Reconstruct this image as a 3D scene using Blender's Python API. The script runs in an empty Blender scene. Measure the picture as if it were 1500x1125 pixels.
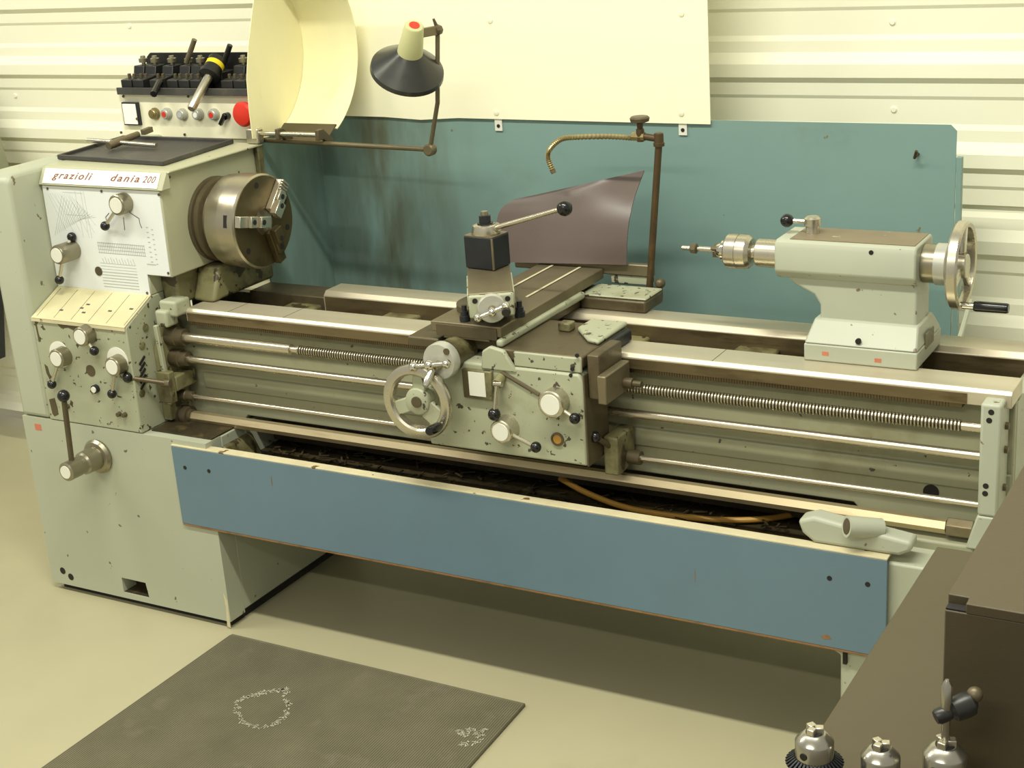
import bpy, math, random
from mathutils import Vector, Matrix
random.seed(7)
S = bpy.context.scene
COL = S.collection
V = Vector

# ------------------------------------------------------------------ camera
F_PX, YAW, PITCH, ROLL = 2200.165, -.535110, .329657, -.0728216
CAM = V((2.5119, -2.6859, 1.8602))
def _rot(yaw, pitch, roll):
    cy, sy = math.cos(yaw), math.sin(yaw)
    f = V((sy, cy, 0)); r = V((cy, -sy, 0)); u = V((0, 0, 1))
    f2 = f*math.cos(pitch) - u*math.sin(pitch); u2 = u*math.cos(pitch) + f*math.sin(pitch)
    return r*math.cos(roll) + u2*math.sin(roll), -r*math.sin(roll) + u2*math.cos(roll), f2
RT, UP, FW = _rot(YAW, PITCH, ROLL)
cd = bpy.data.cameras.new('camera'); cam = bpy.data.objects.new('camera', cd); COL.objects.link(cam)
cd.sensor_width = 36; cd.lens = F_PX/1500*36; cd.clip_start = .05; cd.clip_end = 60
cam.matrix_world = Matrix(((RT.x, UP.x, -FW.x, CAM.x), (RT.y, UP.y, -FW.y, CAM.y), (RT.z, UP.z, -FW.z, CAM.z), (0, 0, 0, 1)))
S.camera = cam
def at(px, py, X=None, Y=None, Z=None):
    """world point seen at a pixel of the photograph, on a plane X=, Y= or Z= const"""
    d = FW + RT*((px-750)/F_PX) - UP*((py-562.5)/F_PX)
    i, v = (0, X) if X is not None else (1, Y) if Y is not None else (2, Z)
    return CAM + d*((v-CAM[i])/d[i])

# ------------------------------------------------------------------ world, lamps, exposure
w = bpy.data.worlds.new('world'); S.world = w; w.use_nodes = True
bg = w.node_tree.nodes['Background']; bg.inputs[0].default_value = (1, .98, .86, 1); bg.inputs[1].default_value = .42
def area(name, loc, sx, sy, power, col=(1, .98, .84), rot=(0, 0, 0)):
    l = bpy.data.lights.new(name, 'AREA'); l.shape = 'RECTANGLE'; l.size = sx; l.size_y = sy; l.energy = power; l.color = col
    o = bpy.data.objects.new(name, l); COL.objects.link(o); o.location = loc; o.rotation_euler = rot
    return o
area('tube_or_fill_light', (1.3, -1.30, 3.9), 2.6, .16, 105)
area('tube_or_fill_light', (-2.6, -1.30, 3.9), 2.6, .16, 75)  # added fill lamp, unseen, no known fixture there
area('tube_or_fill_light', (1.3, -4.6, 3.9), 2.6, .16, 75)  # second unseen lamp, added behind the camera for fill
S.view_settings.view_transform = 'Standard'
try: S.view_settings.look = 'None'
except Exception: pass
S.view_settings.gamma = 1; S.view_settings.use_curve_mapping = False
S.view_settings.exposure = .35

# ------------------------------------------------------------------ materials
def lin(c):
    return tuple(((x/255)/12.92 if x/255 <= .04045 else ((x/255+.055)/1.055)**2.4) for x in c)
MATS = {}
def mat(name, rgb, rough=.5, metal=0, var=.08, vscale=3, chips=None, stain=None, bump=0, bscale=60, spec=.5, stretch=None, streak=None, trans=0):
    """rgb sRGB 0-255; var = mottling; chips=(scale, threshold, rgb); stain=(scale, threshold, rgb, amount)"""
    m = bpy.data.materials.new(name); m.use_nodes = True; MATS[name] = m
    nt = m.node_tree; N = nt.nodes; L = nt.links; b = N['Principled BSDF']
    base = lin(rgb) + (1,)
    tc = N.new('ShaderNodeTexCoord'); src = tc.outputs['Object']
    if stretch:
        mp = N.new('ShaderNodeMapping'); mp.inputs['Scale'].default_value = stretch; L.new(src, mp.inputs[0]); src = mp.outputs[0]
    def noise(sc, det=5, ro=.6):
        n = N.new('ShaderNodeTexNoise'); n.inputs['Scale'].default_value = sc; n.inputs['Detail'].default_value = det; n.inputs['Roughness'].default_value = ro
        L.new(src, n.inputs['Vector']); return n.outputs[0]
    def ramp(fac, a, c):
        r = N.new('ShaderNodeMapRange'); r.inputs[1].default_value = a; r.inputs[2].default_value = c; r.clamp = True; L.new(fac, r.inputs[0]); return r.outputs[0]
    def mix(fac, c1, c2, k=1.0):
        x = N.new('ShaderNodeMix'); x.data_type = 'RGBA'
        if k != 1.0:
            mm = N.new('ShaderNodeMath'); mm.operation = 'MULTIPLY'; mm.inputs[1].default_value = k; L.new(fac, mm.inputs[0]); fac = mm.outputs[0]
        L.new(fac, x.inputs[0])
        for s, c in ((6, c1), (7, c2)):
            if isinstance(c, tuple): x.inputs[s].default_value = c
            else: L.new(c, x.inputs[s])
        return x.outputs[2]
    lo = tuple(x*(1-var) for x in base[:3]) + (1,); hi = tuple(min(1, x*(1+var)) for x in base[:3]) + (1,)
    c = mix(ramp(noise(vscale), .3, .7), lo, hi)
    if stain:
        c = mix(ramp(noise(stain[0], 6, .65), stain[1], stain[1]+.14), c, lin(stain[2])+(1,), stain[3])
    if streak:      # oily run marks: (centre x, half width, rgb, amount)
        sp = N.new('ShaderNodeSeparateXYZ'); L.new(tc.outputs['Object'], sp.inputs[0])
        d_ = N.new('ShaderNodeMath'); d_.operation = 'SUBTRACT'; d_.inputs[1].default_value = streak[0]; L.new(sp.outputs[0], d_.inputs[0])
        ab = N.new('ShaderNodeMath'); ab.operation = 'ABSOLUTE'; L.new(d_.outputs[0], ab.inputs[0])
        mr = N.new('ShaderNodeMapRange'); mr.inputs[1].default_value = streak[1]; mr.inputs[2].default_value = 0; mr.clamp = True; L.new(ab.outputs[0], mr.inputs[0])
        mpn = N.new('ShaderNodeMapping'); mpn.inputs['Scale'].default_value = (9, 9, 2.2); L.new(tc.outputs['Object'], mpn.inputs[0])
        nz = N.new('ShaderNodeTexNoise'); nz.inputs['Scale'].default_value = 1.6; nz.inputs['Detail'].default_value = 5; L.new(mpn.outputs[0], nz.inputs['Vector'])
        ml = N.new('ShaderNodeMath'); ml.operation = 'MULTIPLY'; L.new(mr.outputs[0], ml.inputs[0]); L.new(ramp(nz.outputs[0], .3, .62), ml.inputs[1])
        c = mix(ml.outputs[0], c, lin(streak[2])+(1,), streak[3])
    if chips:
        c = mix(ramp(noise(chips[0], 3, .55), chips[1], chips[1]+.02), c, lin(chips[2])+(1,))
    L.new(c, b.inputs['Base Color'])
    rr = N.new('ShaderNodeMapRange'); rr.inputs[3].default_value = max(0.02, rough-.07); rr.inputs[4].default_value = min(1, rough+.07)
    L.new(noise(vscale*4), rr.inputs[0]); L.new(rr.outputs[0], b.inputs['Roughness'])
    b.inputs['Metallic'].default_value = metal
    b.inputs['Specular IOR Level'].default_value = spec
    if bump:
        bn = N.new('ShaderNodeBump'); bn.inputs['Strength'].default_value = bump; bn.inputs['Distance'].default_value = .002
        L.new(noise(bscale, 3), bn.inputs['Height']); L.new(bn.outputs[0], b.inputs['Normal'])
    if trans: b.inputs['Transmission Weight'].default_value = trans
    return m
CHIP = (74, 66, 52)
mat('wall_paint', (247, 245, 220), .55, var=.012, vscale=1.2)
mat('sheet_cream', (250, 247, 216), .5, var=.015, vscale=2)
mat('floor_paint', (174, 168, 136), .38, var=.06, vscale=1.3, stain=(2.4, .60, (160, 150, 118), .35), bump=.05, bscale=30)
mat('mat_rubber', (106, 101, 78), .8, var=.16, vscale=5, stain=(7, .58, (130, 122, 104), .5), bump=.5, bscale=150)
mat('chalk', (176, 172, 150), .9)
mat('cab_green', (172, 176, 154), .42, var=.04, vscale=2, chips=(30, .69, (112, 100, 78)), stain=(3.5, .64, (172, 172, 132), .35), bump=.06)
mat('head_green', (178, 178, 148), .42, var=.05, vscale=3, chips=(30, .70, CHIP), stain=(5, .6, (140, 134, 84), .5), bump=.06)
mat('worn_green', (166, 169, 142), .45, var=.07, vscale=5, chips=(52, .625, CHIP), stain=(5, .56, (124, 118, 80), .55), bump=.08)
mat('bed_green', (150, 150, 122), .45, var=.08, vscale=3, chips=(34, .69, CHIP), stain=(4, .55, (118, 108, 66), .5), bump=.06)
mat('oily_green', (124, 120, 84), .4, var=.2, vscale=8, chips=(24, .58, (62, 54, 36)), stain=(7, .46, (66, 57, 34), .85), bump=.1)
mat('tail_green', (174, 178, 158), .42, var=.04, vscale=4, chips=(30, .69, (118, 104, 84)), stain=(6, .66, (168, 150, 112), .5), bump=.06)
mat('worn_top', (134, 122, 98), .5, metal=.25, var=.14, vscale=10, chips=(22, .66, (180, 186, 158)))
mat('blue_paint', (98, 123, 136), .5, var=.05, vscale=3, chips=(20, .745, (140, 120, 90)), stain=(3, .66, (98, 128, 140), .4), bump=.1, bscale=120)
mat('teal_paint', (124, 154, 148), .45, var=.06, vscale=2, chips=(22, .74, (120, 110, 80)), stain=(2.6, .62, (108, 130, 116), .5), streak=(.06, .34, (82, 76, 46), .85), bump=.06)
mat('rust_edge', (138, 102, 62), .7, var=.2, vscale=14, stain=(20, .5, (96, 76, 44), .7))
mat('pale_edge', (206, 196, 160), .5, var=.1, vscale=12, chips=(24, .66, (110, 84, 52)))
mat('way_steel', (200, 191, 166), .36, metal=.45, var=.12, vscale=4, stain=(6, .62, (140, 120, 84), .5), stretch=(.4, 3, 3))
mat('way_dark', (112, 98, 70), .42, metal=.55, var=.2, vscale=8, stain=(9, .5, (70, 56, 32), .7), stretch=(.5, 3, 3))
mat('rod_steel', (206, 196, 172), .26, metal=.9, var=.08, vscale=6, stain=(7, .62, (160, 134, 92), .5), stretch=(.5, 3, 3))
mat('bar_steel', (206, 190, 152), .36, metal=.75, var=.1, vscale=6, stain=(9, .56, (168, 132, 88), .6), stretch=(.5, 3, 3))
mat('thread_steel', (176, 168, 146), .3, metal=.9, var=.12, vscale=9)
mat('slide_steel', (126, 116, 92), .42, metal=.6, var=.14, vscale=8, stain=(8, .56, (112, 98, 66), .6))
mat('slide_dark', (98, 88, 66), .45, metal=.45, var=.2, vscale=9, stain=(9, .52, (66, 56, 36), .7))
mat('chrome', (214, 210, 196), .14, metal=1, var=.03)
mat('satin_steel', (196, 190, 172), .28, metal=.9, var=.06, vscale=8)
mat('tool_steel', (168, 164, 150), .24, metal=.92, var=.06, vscale=30)
mat('chuck_steel', (176, 168, 148), .3, metal=.9, var=.1, vscale=9, stain=(8, .6, (130, 112, 76), .5))
mat('chuck_face', (98, 86, 58), .42, metal=.7, var=.18, vscale=12, stain=(10, .5, (64, 54, 32), .6))
mat('brass_dark', (150, 144, 122), .3, metal=.8, var=.12, vscale=10)
mat('dial_white', (182, 182, 170), .36, metal=.35, var=.04)
mat('cap_white', (226, 226, 212), .4, var=.04, vscale=10)
mat('black_plastic', (22, 22, 22), .2, var=.1)
mat('black_steel', (36, 38, 42), .42, metal=.25, var=.2, vscale=12)
mat('tool_black', (46, 46, 44), .38, metal=.4, var=.2, vscale=14, stain=(14, .6, (96, 92, 82), .4))
mat('tray_black', (66, 64, 60), .5, var=.16, vscale=9, stain=(7, .56, (104, 98, 80), .5))
mat('oil_or_shade_dark', (54, 46, 28), .5, var=.3, vscale=14, stain=(22, .56, (96, 84, 52), .6), bump=.5, bscale=90)  # oily grime, also used as painted shade in slot and thread valleys
mat('hole_dark', (24, 22, 18), .7, var=.1)
mat('label_cream', (242, 238, 208), .45, var=.02)
mat('logo_white', (250, 250, 242), .4, var=.01)
mat('chart_white', (228, 232, 230), .32, var=.03, vscale=4, stain=(5, .62, (204, 190, 140), .6))
mat('chart_ink', (184, 187, 182), .6)
mat('ink_brown', (132, 84, 62), .6)
mat('ink_dark', (74, 76, 74), .6)
mat('plate_cream', (206, 198, 156), .42, var=.08, vscale=9, stain=(12, .62, (168, 154, 112), .6))
mat('red_plastic', (214, 52, 36), .32, var=.04)
mat('shield_brown', (98, 86, 80), .3, var=.08, vscale=3, spec=.6)
mat('rusty_pipe', (84, 68, 44), .5, metal=.4, var=.2, vscale=18, stain=(16, .54, (110, 86, 48), .6))
mat('brass', (156, 142, 100), .32, metal=.8, var=.12, vscale=12)
mat('bench_brown', (74, 65, 44), .5, var=.04, vscale=3, bump=.08, bscale=200)
mat('lamp_black', (58, 58, 54), .3, metal=.35, var=.08, vscale=8)
mat('lamp_cream', (190, 190, 140), .4, var=.05)
mat('lamp_arm', (110, 100, 74), .45, metal=.4, var=.14, vscale=14)
mat('hose_yellow', (176, 132, 52), .45, var=.1, vscale=10)
mat('yellow_band', (226, 206, 30), .5)
mat('grey_hood', (140, 142, 118), .5, var=.05)
mat('guard_cream', (240, 234, 188), .42, var=.03, vscale=3, stain=(4, .62, (206, 190, 128), .45), stretch=(3, 3, .8))
mat('rust_red', (196, 116, 88), .7, var=.1)

# ------------------------------------------------------------------ mesh helpers
class MB:
    def __init__(s): s.v = []; s.f = []
    def add(s, vs, fs):
        n = len(s.v); s.v += [V(p) for p in vs]; s.f += [tuple(i+n for i in f) for f in fs]; return s
    def box(s, x0, x1, y0, y1, z0, z1):
        return s.obox(V(((x0+x1)/2, (y0+y1)/2, (z0+z1)/2)), (V((1,0,0)), V((0,1,0)), V((0,0,1))), (abs(x1-x0)/2, abs(y1-y0)/2, abs(z1-z0)/2))
    def obox(s, c, ax, h):
        vs = [V(c)+ax[0]*(h[0]*i)+ax[1]*(h[1]*j)+ax[2]*(h[2]*k) for k in (-1,1) for j in (-1,1) for i in (-1,1)]
        return s.add(vs, [(0,2,3,1),(4,5,7,6),(0,1,5,4),(2,6,7,3),(0,4,6,2),(1,3,7,5)])
    def prism(s, poly, axis, a, b, taper=None):
        n = len(poly)
        def P(u, t):
            return {'X': (t, u[0], u[1]), 'Y': (u[0], t, u[1]), 'Z': (u[0], u[1], t)}[axis]
        vs = [P(u, a) for u in poly] + [P(u, b) for u in (taper or poly)]
        fs = [tuple(range(n))[::-1], tuple(range(n, 2*n))] + [(i, (i+1) % n, n+(i+1) % n, n+i) for i in range(n)]
        return s.add(vs, fs)
    def revolve(s, p0, axis, prof, n=24, cap=True, ref=None, arc=None):
        """prof = [(distance along axis, radius)]"""
        a = V(axis).normalized(); r0 = V(ref) if ref else (V((0,0,1)) if abs(a.z) < .9 else V((1,0,0)))
        u = (r0 - a*r0.dot(a)).normalized(); w_ = a.cross(u)
        vs = []; fs = []; full = arc is None; m = n if full else n+1
        a0, a1 = (0, 2*math.pi) if full else arc
        for t, r in prof:
            for k in range(m):
                th = a0+(a1-a0)*k/n
                vs.append(V(p0)+a*t+u*(r*math.cos(th))+w_*(r*math.sin(th)))
        for i in range(len(prof)-1):
            for k in range(n):
                k2 = (k+1) % m
                fs.append((i*m+k, i*m+k2, (i+1)*m+k2, (i+1)*m+k))
        if cap and full:
            fs.append(tuple(range(m))[::-1]); q = (len(prof)-1)*m; fs.append(tuple(range(q, q+m)))
        return s.add(vs, fs)
    def cyl(s, p0, p1, r, n=16, r2=None):
        d = V(p1)-V(p0); return s.revolve(p0, d, [(0, r), (d.length, r if r2 is None else r2)], n)
    def ball(s, c, r, n=16):
        k = n//2
        return s.revolve(V(c)-V((0,0,r)), (0,0,1), [(r-r*math.cos(math.pi*i/k), max(r*math.sin(math.pi*i/k), 1e-4)) for i in range(k+1)], n)
    def tube(s, pts, r, n=10, rfun=None):
        pts = [V(p) for p in pts]; vs = []; fs = []; u = None
        for i, p in enumerate(pts):
            t = (pts[min(i+1, len(pts)-1)]-pts[max(i-1, 0)]).normalized()
            if u is None:
                u = t.orthogonal().normalized()
            u = (u - t*u.dot(t)).normalized(); w_ = t.cross(u); rr = rfun(i) if rfun else r
            vs += [p+u*(rr*math.cos(2*math.pi*k/n))+w_*(rr*math.sin(2*math.pi*k/n)) for k in range(n)]
        for i in range(len(pts)-1):
            for k in range(n):
                fs.append((i*n+k, i*n+(k+1) % n, (i+1)*n+(k+1) % n, (i+1)*n+k))
        fs.append(tuple(range(n))[::-1]); q = (len(pts)-1)*n; fs.append(tuple(range(q, q+n)))
        return s.add(vs, fs)
    def sheet(s, grid, th):
        """grid of points [i][j] thickened along local normals"""
        ni, nj = len(grid), len(grid[0]); top = []; bot = []
        for i in range(ni):
            for j in range(nj):
                du = V(grid[min(i+1,ni-1)][j])-V(grid[max(i-1,0)][j]); dv = V(grid[i][min(j+1,nj-1)])-V(grid[i][max(j-1,0)])
                nn = du.cross(dv).normalized(); p = V(grid[i][j]); top.append(p+nn*th/2); bot.append(p-nn*th/2)
        n = ni*nj; fs = []
        I = lambda i, j: i*nj+j
        for i in range(ni-1):
            for j in range(nj-1):
                q = (I(i,j), I(i+1,j), I(i+1,j+1), I(i,j+1)); fs.append(q); fs.append(tuple(x+n for x in q[::-1]))
        for i in range(ni-1):
            fs.append((I(i,0), I(i,0)+n, I(i+1,0)+n, I(i+1,0))); fs.append((I(i,nj-1), I(i+1,nj-1), I(i+1,nj-1)+n, I(i,nj-1)+n))
        for j in range(nj-1):
            fs.append((I(0,j), I(0,j+1), I(0,j+1)+n, I(0,j)+n)); fs.append((I(ni-1,j), I(ni-1,j)+n, I(ni-1,j+1)+n, I(ni-1,j+1)))
        return s.add(top+bot, fs)
    def build(s, name, m, parent=None, base=None, bevel=0, smooth=35, label=None, seg=2):
        if base is None:
            base = parent['_b'] if parent and '_b' in parent else (0,0,0)
        b = V(base)
        me = bpy.data.meshes.new(name); me.from_pydata([p-b for p in s.v], [], s.f); me.validate(); me.update()
        import bmesh
        bm = bmesh.new(); bm.from_mesh(me); bmesh.ops.recalc_face_normals(bm, faces=bm.faces); bm.to_mesh(me); bm.free()
        if smooth:
            me.polygons.foreach_set('use_smooth', [True]*len(me.polygons)); me.set_sharp_from_angle(angle=math.radians(smooth))
        me.materials.append(MATS[m])
        o = bpy.data.objects.new(name, me); COL.objects.link(o)
        o['_b'] = tuple(b)
        if parent: o.parent = parent
        else: o.location = b
        if bevel:
            bv = o.modifiers.new('bevel', 'BEVEL'); bv.width = bevel; bv.segments = seg; bv.limit_method = 'ANGLE'; bv.angle_limit = math.radians(40); bv.harden_normals = False
        if label: o['label'] = label
        return o
def tag(o, label, cat, group=None):
    o['label'] = label; o['category'] = cat
    if group: o['group'] = group
    return o
def thing(name, label, cat, loc=(0,0,0), group=None):
    o = bpy.data.objects.new(name, None); COL.objects.link(o); o.location = loc; o['_b'] = tuple(loc); o.empty_display_size = .05
    return tag(o, label, cat, group)
def bezier(pts, n=8):
    """catmull-rom through points"""
    pts = [V(p) for p in pts]; out = []
    for i in range(len(pts)-1):
        p0 = pts[max(i-1,0)]; p1 = pts[i]; p2 = pts[i+1]; p3 = pts[min(i+2,len(pts)-1)]
        for k in range(n):
            t = k/n
            out.append(.5*((2*p1)+(p2-p0)*t+(2*p0-5*p1+4*p2-p3)*t*t+(3*p1-p0-3*p2+p3)*t**3))
    out.append(pts[-1]); return out
X_, Y_, Z_ = V((1,0,0)), V((0,1,0)), V((0,0,1))

# ------------------------------------------------------------------ the room
WY = 1.04
o = MB().box(-7, 7, -7, WY+.3, -.08, 0).build('floor', 'floor_paint', smooth=0); o['kind'] = 'structure'
# ribbed metal wall: profile (height, how far it stands out) swept along X
def rib(z):   # one .217 m period downwards from z
    return [(z, .025), (z-.015, .012), (z-.046, .011), (z-.055, .006), (z-.114, .005), (z-.128, .010), (z-.156, .010), (z-.184, .025)]
prof = []
z = 1.312 + .217*12
while z > .05:
    prof += rib(z); z -= .217
prof = [(max(a, 0), d) for a, d in prof]
up = [(a, d+.012) for a, d in prof if a > 1.0]; lo_ = [(a, d) for a, d in prof if a <= 1.06]
def wall_strip(pr, name, parent=None):
    vs = []; fs = []
    for a, d in pr: vs += [(-7, WY-d, a), (7, WY-d, a)]
    n = len(vs)
    for a, d in pr: vs += [(-7, WY-d+.02 if d > .022 else WY+.02, a), (7, WY-d+.02 if d > .022 else WY+.02, a)]
    for i in range(len(pr)-1):
        fs.append((2*i, 2*i+1, 2*i+3, 2*i+2)); fs.append((n+2*i, n+2*i+2, n+2*i+3, n+2*i+1))
    m = len(pr)-1
    fs += [(0, n, n+1, 1), (2*m, 2*m+1, n+2*m+1, n+2*m)]
    return MB().add(vs, fs).build(name, 'wall_paint', parent, smooth=0)
up.append((1.0, .016))
wall = wall_strip(up, 'wall_back'); wall['kind'] = 'structure'
wall_strip(lo_, 'lower_wall_sheet', wall)
for px, py in ((24, 140), (1308, 32), (1310, 160), (191, 38), (1462, 500)):
    p = at(px, py, Y=WY-.014)
    MB().revolve((p.x, WY-.012, p.z), (0, -1, 0), [(-.01, .009), (.006, .009), (.010, .006)], 10).build('screw', 'wall_paint', wall)

# ------------------------------------------------------------------ the lathe
lathe = thing('lathe', 'large green engine lathe with blue front panel and teal splash guard', 'lathe', (0, 0, 0))
YC, ZC, BED = .305, 1.041, .84        # spindle axis and bed height

def knob(parent, cap_px, yf, L, r, levers=(), hub='brass_dark', cap='cap_white', ball=.0125, rod=.0045, flare=1.0):
    """round lever hub standing out of a front face at Y=yf, with levers to ball pixels"""
    c = at(*cap_px, Y=yf-L)
    MB().revolve((c.x, yf, c.z), (0,-1,0), [(0, r*flare), (L*.5, r), (L*.93, r), (L, r*.9)], 24).build('lever_hub', hub, parent)
    MB().revolve((c.x, yf-L+.0005, c.z), (0,-1,0), [(0, r*.76), (.0025, r*.74)], 24).build('hub_cap', cap, parent)
    for bp, dy in levers:
        b = at(*bp, Y=yf-L*.6-dy); s_ = V((c.x, yf-L*.6, c.z)); d = (b-s_).normalized()
        MB().cyl(s_+d*(r*.8), b-d*(ball*.7), rod, 10).build('lever_rod', 'satin_steel', parent)
        MB().ball(b, ball).build('lever_ball', 'black_plastic', parent)
    return c

# --- headstock pedestal
sl0 = at(178, 846, Y=0); sl1 = at(219, 876, Y=0)
pm = MB(); x0, x1, zt = -.655, 0, .53
# front face with a real slot through it
pm.box(x0, x1, .06, .60, .03, zt)
def frame_plate(m, x0, x1, z0, z1, hx0, hx1, hz0, hz1, y0, y1):
    m.box(x0, hx0, y0, y1, z0, z1); m.box(hx1, x1, y0, y1, z0, z1); m.box(hx0, hx1, y0, y1, z0, hz0); m.box(hx0, hx1, y0, y1, hz1, z1)
ped = pm.build('pedestal', 'cab_green', lathe, bevel=.004)
fm = MB()
# front sheet as one plate with hole (n-gon ring)
def ring_plate(outer, inner, ya, yb):
    vs = []; fs = []
    for y in (ya, yb):
        vs += [(a, y, b) for a, b in outer] + [(a, y, b) for a, b in inner]
    n = 4
    for s_ in (0, 8):
        for i in range(4):
            j = (i+1) % 4; f = (s_+i, s_+j, s_+4+j, s_+4+i); fs.append(f if s_ == 0 else f[::-1])
    for i in range(4):
        j = (i+1) % 4; fs.append((i, 8+i, 8+j, j)); fs.append((4+i, 4+j, 12+j, 12+i))
    return MB().add(vs, fs)
ring_plate([(x0, .022), (x1, .022), (x1, zt), (x0, zt)], [(sl0.x, sl1.z), (sl1.x, sl1.z), (sl1.x-.006, sl0.z), (sl0.x, sl0.z)], 0, .0599).build('front_sheet', 'cab_green', ped)
MB().box(sl0.x+.0005, sl1.x-.0005, .003, .0595, sl1.z+.0002, sl1.z+.002).build('slot_floor_shade', 'oil_or_shade_dark', ped)  # dark lining: shade inside the slot put into the colour
MB().box(sl0.x+.0005, sl1.x-.007, .05, .0595, sl1.z+.0022, sl0.z-.0005).build('slot_back_shade', 'oil_or_shade_dark', ped)  # same painted shade on the back of the slot
MB().box(-.206, -.002, .028, .175, zt+.0003, zt+.004).build('oily_ledge', 'oil_or_shade_dark', ped)
for px, py in ((92, 836), (104, 845)):
    p = at(px, py, Y=0); MB().revolve((p.x, .004, p.z), (0,-1,0), [(0, .0105), (.0045, .0105)], 14).build('bolt_hole', 'hole_dark', ped)
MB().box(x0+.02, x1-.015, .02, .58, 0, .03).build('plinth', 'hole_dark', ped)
p = at(56, 626, Y=0); MB().box(p.x-.012, p.x+.012, -.0006, .001, p.z-.008, p.z+.01).build('paint_scrape', 'rust_red', ped)
# speed selector on pedestal
c = at(96, 692, Y=-.125)
MB().revolve((c.x, 0, c.z), (0,-1,0), [(0, .046), (.008, .048), (.016, .042), (.018, .034)], 28).build('selector_flange', 'brass_dark', ped)
MB().revolve((c.x, -.016, c.z), (0,-1,0), [(0, .033), (.045, .031), (.05, .026), (.062, .024), (.064, .026), (.106, .026), (.109, .022)], 24).build('selector_hub', 'brass_dark', ped)
MB().revolve((c.x, -.1245, c.z), (0,-1,0), [(0, .018), (.002, .0175)], 20).build('hub_cap', 'cap_white', ped)
b = at(93, 580, Y=-.10); MB().cyl((c.x, -.098, c.z+.02), b, .0075, 12).build('lever_rod', 'slide_dark', ped)
MB().ball(b, .0165).build('lever_ball', 'black_plastic', ped)

# --- tail pedestal and chip tray and front panel
tl = MB().prism([(1.656, 0), (2.05, 0), (2.05, .50), (1.60, .50), (1.60, .30), (1.656, .27)], 'Y', .012, .56).build('tail_pedestal', 'cab_green', lathe, bevel=.005)
MB().box(1.664, 1.672, .004, .012, .255, .285).build('bracket_slot', 'hole_dark', tl)
bp = MB().box(-.1135, 1.757, -.006, -.0005, .294, .512).build('front_panel', 'blue_paint', lathe, bevel=.0015)
MB().box(-.1135, 1.757, -.006, .022, .5122, .5165).build('top_lip', 'pale_edge', bp, bevel=.001)
MB().box(-.1125, 1.756, -.0055, .02, .2885, .2938).build('bottom_lip', 'rust_edge', bp, bevel=.001)
for px, py in ((271, 685), (306, 690), (1215, 847), (1271, 856)):
    p = at(px, py, Y=-.006); MB().revolve((p.x, -.004, p.z), (0,-1,0), [(0, .0055), (.0026, .0055)], 12).build('screw_hole', 'hole_dark', bp)
for px, py, sx, sz in ((1210, 933, .012, .006), (398, 705, .0015, .014), (1018, 843, .0012, .016)):
    p = at(px, py, Y=-.006); MB().prism([(p.x-sx, p.z), (p.x-sx*.3, p.z-sz), (p.x+sx, p.z-sz*.3), (p.x+sx*.3, p.z+sz)], 'Y', -.0064, -.0058).build('paint_scrape', 'rust_edge', bp)
tr = MB()
tr.box(-.10, 1.70, .018, .60, .43, .436); tr.box(-.10, 1.70, .59, .60, .436, .60); tr.box(-.106, -.10, .03, .60, .436, .52); tr.box(1.70, 1.706, .03, .60, .436, .50)
tray_o = tr.build('chip_tray', 'oil_or_shade_dark', lathe)
MB().box(-.10, 1.65, .01, .018, .31, .505).build('tray_front', 'oil_or_shade_dark', tray_o)
# swarf lying in the tray
sw = MB()
for i in range(700):
    x = random.uniform(-.05, 1.65); y = random.uniform(.03, .4); a = random.uniform(0, 6.28); l = random.uniform(.006, .02); zz = .437+random.uniform(.001, .012)
    d = V((math.cos(a), math.sin(a), random.uniform(-.3, .3)))*l
    sw.obox((x, y, zz), (d.normalized(), d.cross(Z_).normalized(), d.cross(Z_).normalized().cross(d.normalized())), (l, .0022, .0012))
so = sw.build('swarf', 'oil_or_shade_dark', tray_o, smooth=0); so['kind'] = 'stuff'

# --- bed
sL = at(358, 610, Y=.175); sR = at(1258, 735, Y=.175); zc = (sL.z+sR.z)/2
bed = MB().prism([(-.36, .535), (sL.x-.13, .535), (sL.x-.13, .44), (sL.x, .44), (sL.x, zc-.012), (sL.x+.012, zc), (sR.x-.012, zc), (sR.x, zc-.012), (sR.x, .44), (1.955, .44), (1.955, .806), (-.36, .806)], 'Y', .176, .200).build('bed', 'bed_green', lathe, bevel=.003)
MB().box(-.13, 1.9545, .1685, .1758, .612, .655).build('wall_rib', 'bed_green', bed, bevel=.006, seg=3)
MB().box(sL.x+.02, sR.x-.02, .26, .27, .45, .60).build('web_shadow', 'oil_or_shade_dark', bed)
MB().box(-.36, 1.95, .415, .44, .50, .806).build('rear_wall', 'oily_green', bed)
MB().prism([(.2005, .44), (.4145, .44), (.4145, .80), (.2005, .80)], 'X', 1.93, 1.955).build('bed_end', 'cab_green', bed)
ribs = MB()
MB().box(-.36, 1.93, .2005, .4145, .735, .75).build('trough', 'oil_or_shade_dark', bed)
for i, x in enumerate((.02, .34, .66, .98, 1.30, 1.62)):
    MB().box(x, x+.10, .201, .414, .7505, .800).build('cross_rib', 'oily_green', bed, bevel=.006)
fw_ = MB().prism([(.138, .806), (.138, .832), (.146, .84), (.2295, .84), (.235, .834), (.235, .806)], 'X', -.13, 1.9555).build('front_way', 'way_steel', bed, bevel=.0015)
MB().box(-.125, 1.87, .136, .1378, .807, .829).build('way_edge', 'way_dark', bed)
MB().box(-.125, 1.86, .1435, .172, .795, .8055).build('rack', 'way_dark', bed, bevel=.001)
rk = MB()
for i in range(326):
    x = -.12+i*.006; rk.box(x, x+.003, .1420, .1434, .7955, .805)
rk.build('rack_teeth', 'way_dark', bed, smooth=0)['kind'] = 'stuff'
MB().prism([(.38, .76), (.38, .828), (.392, .84), (.462, .84), (.478, .83), (.478, .76)], 'X', .135, 1.9555).build('rear_way', 'way_steel', bed, bevel=.0015)
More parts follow.
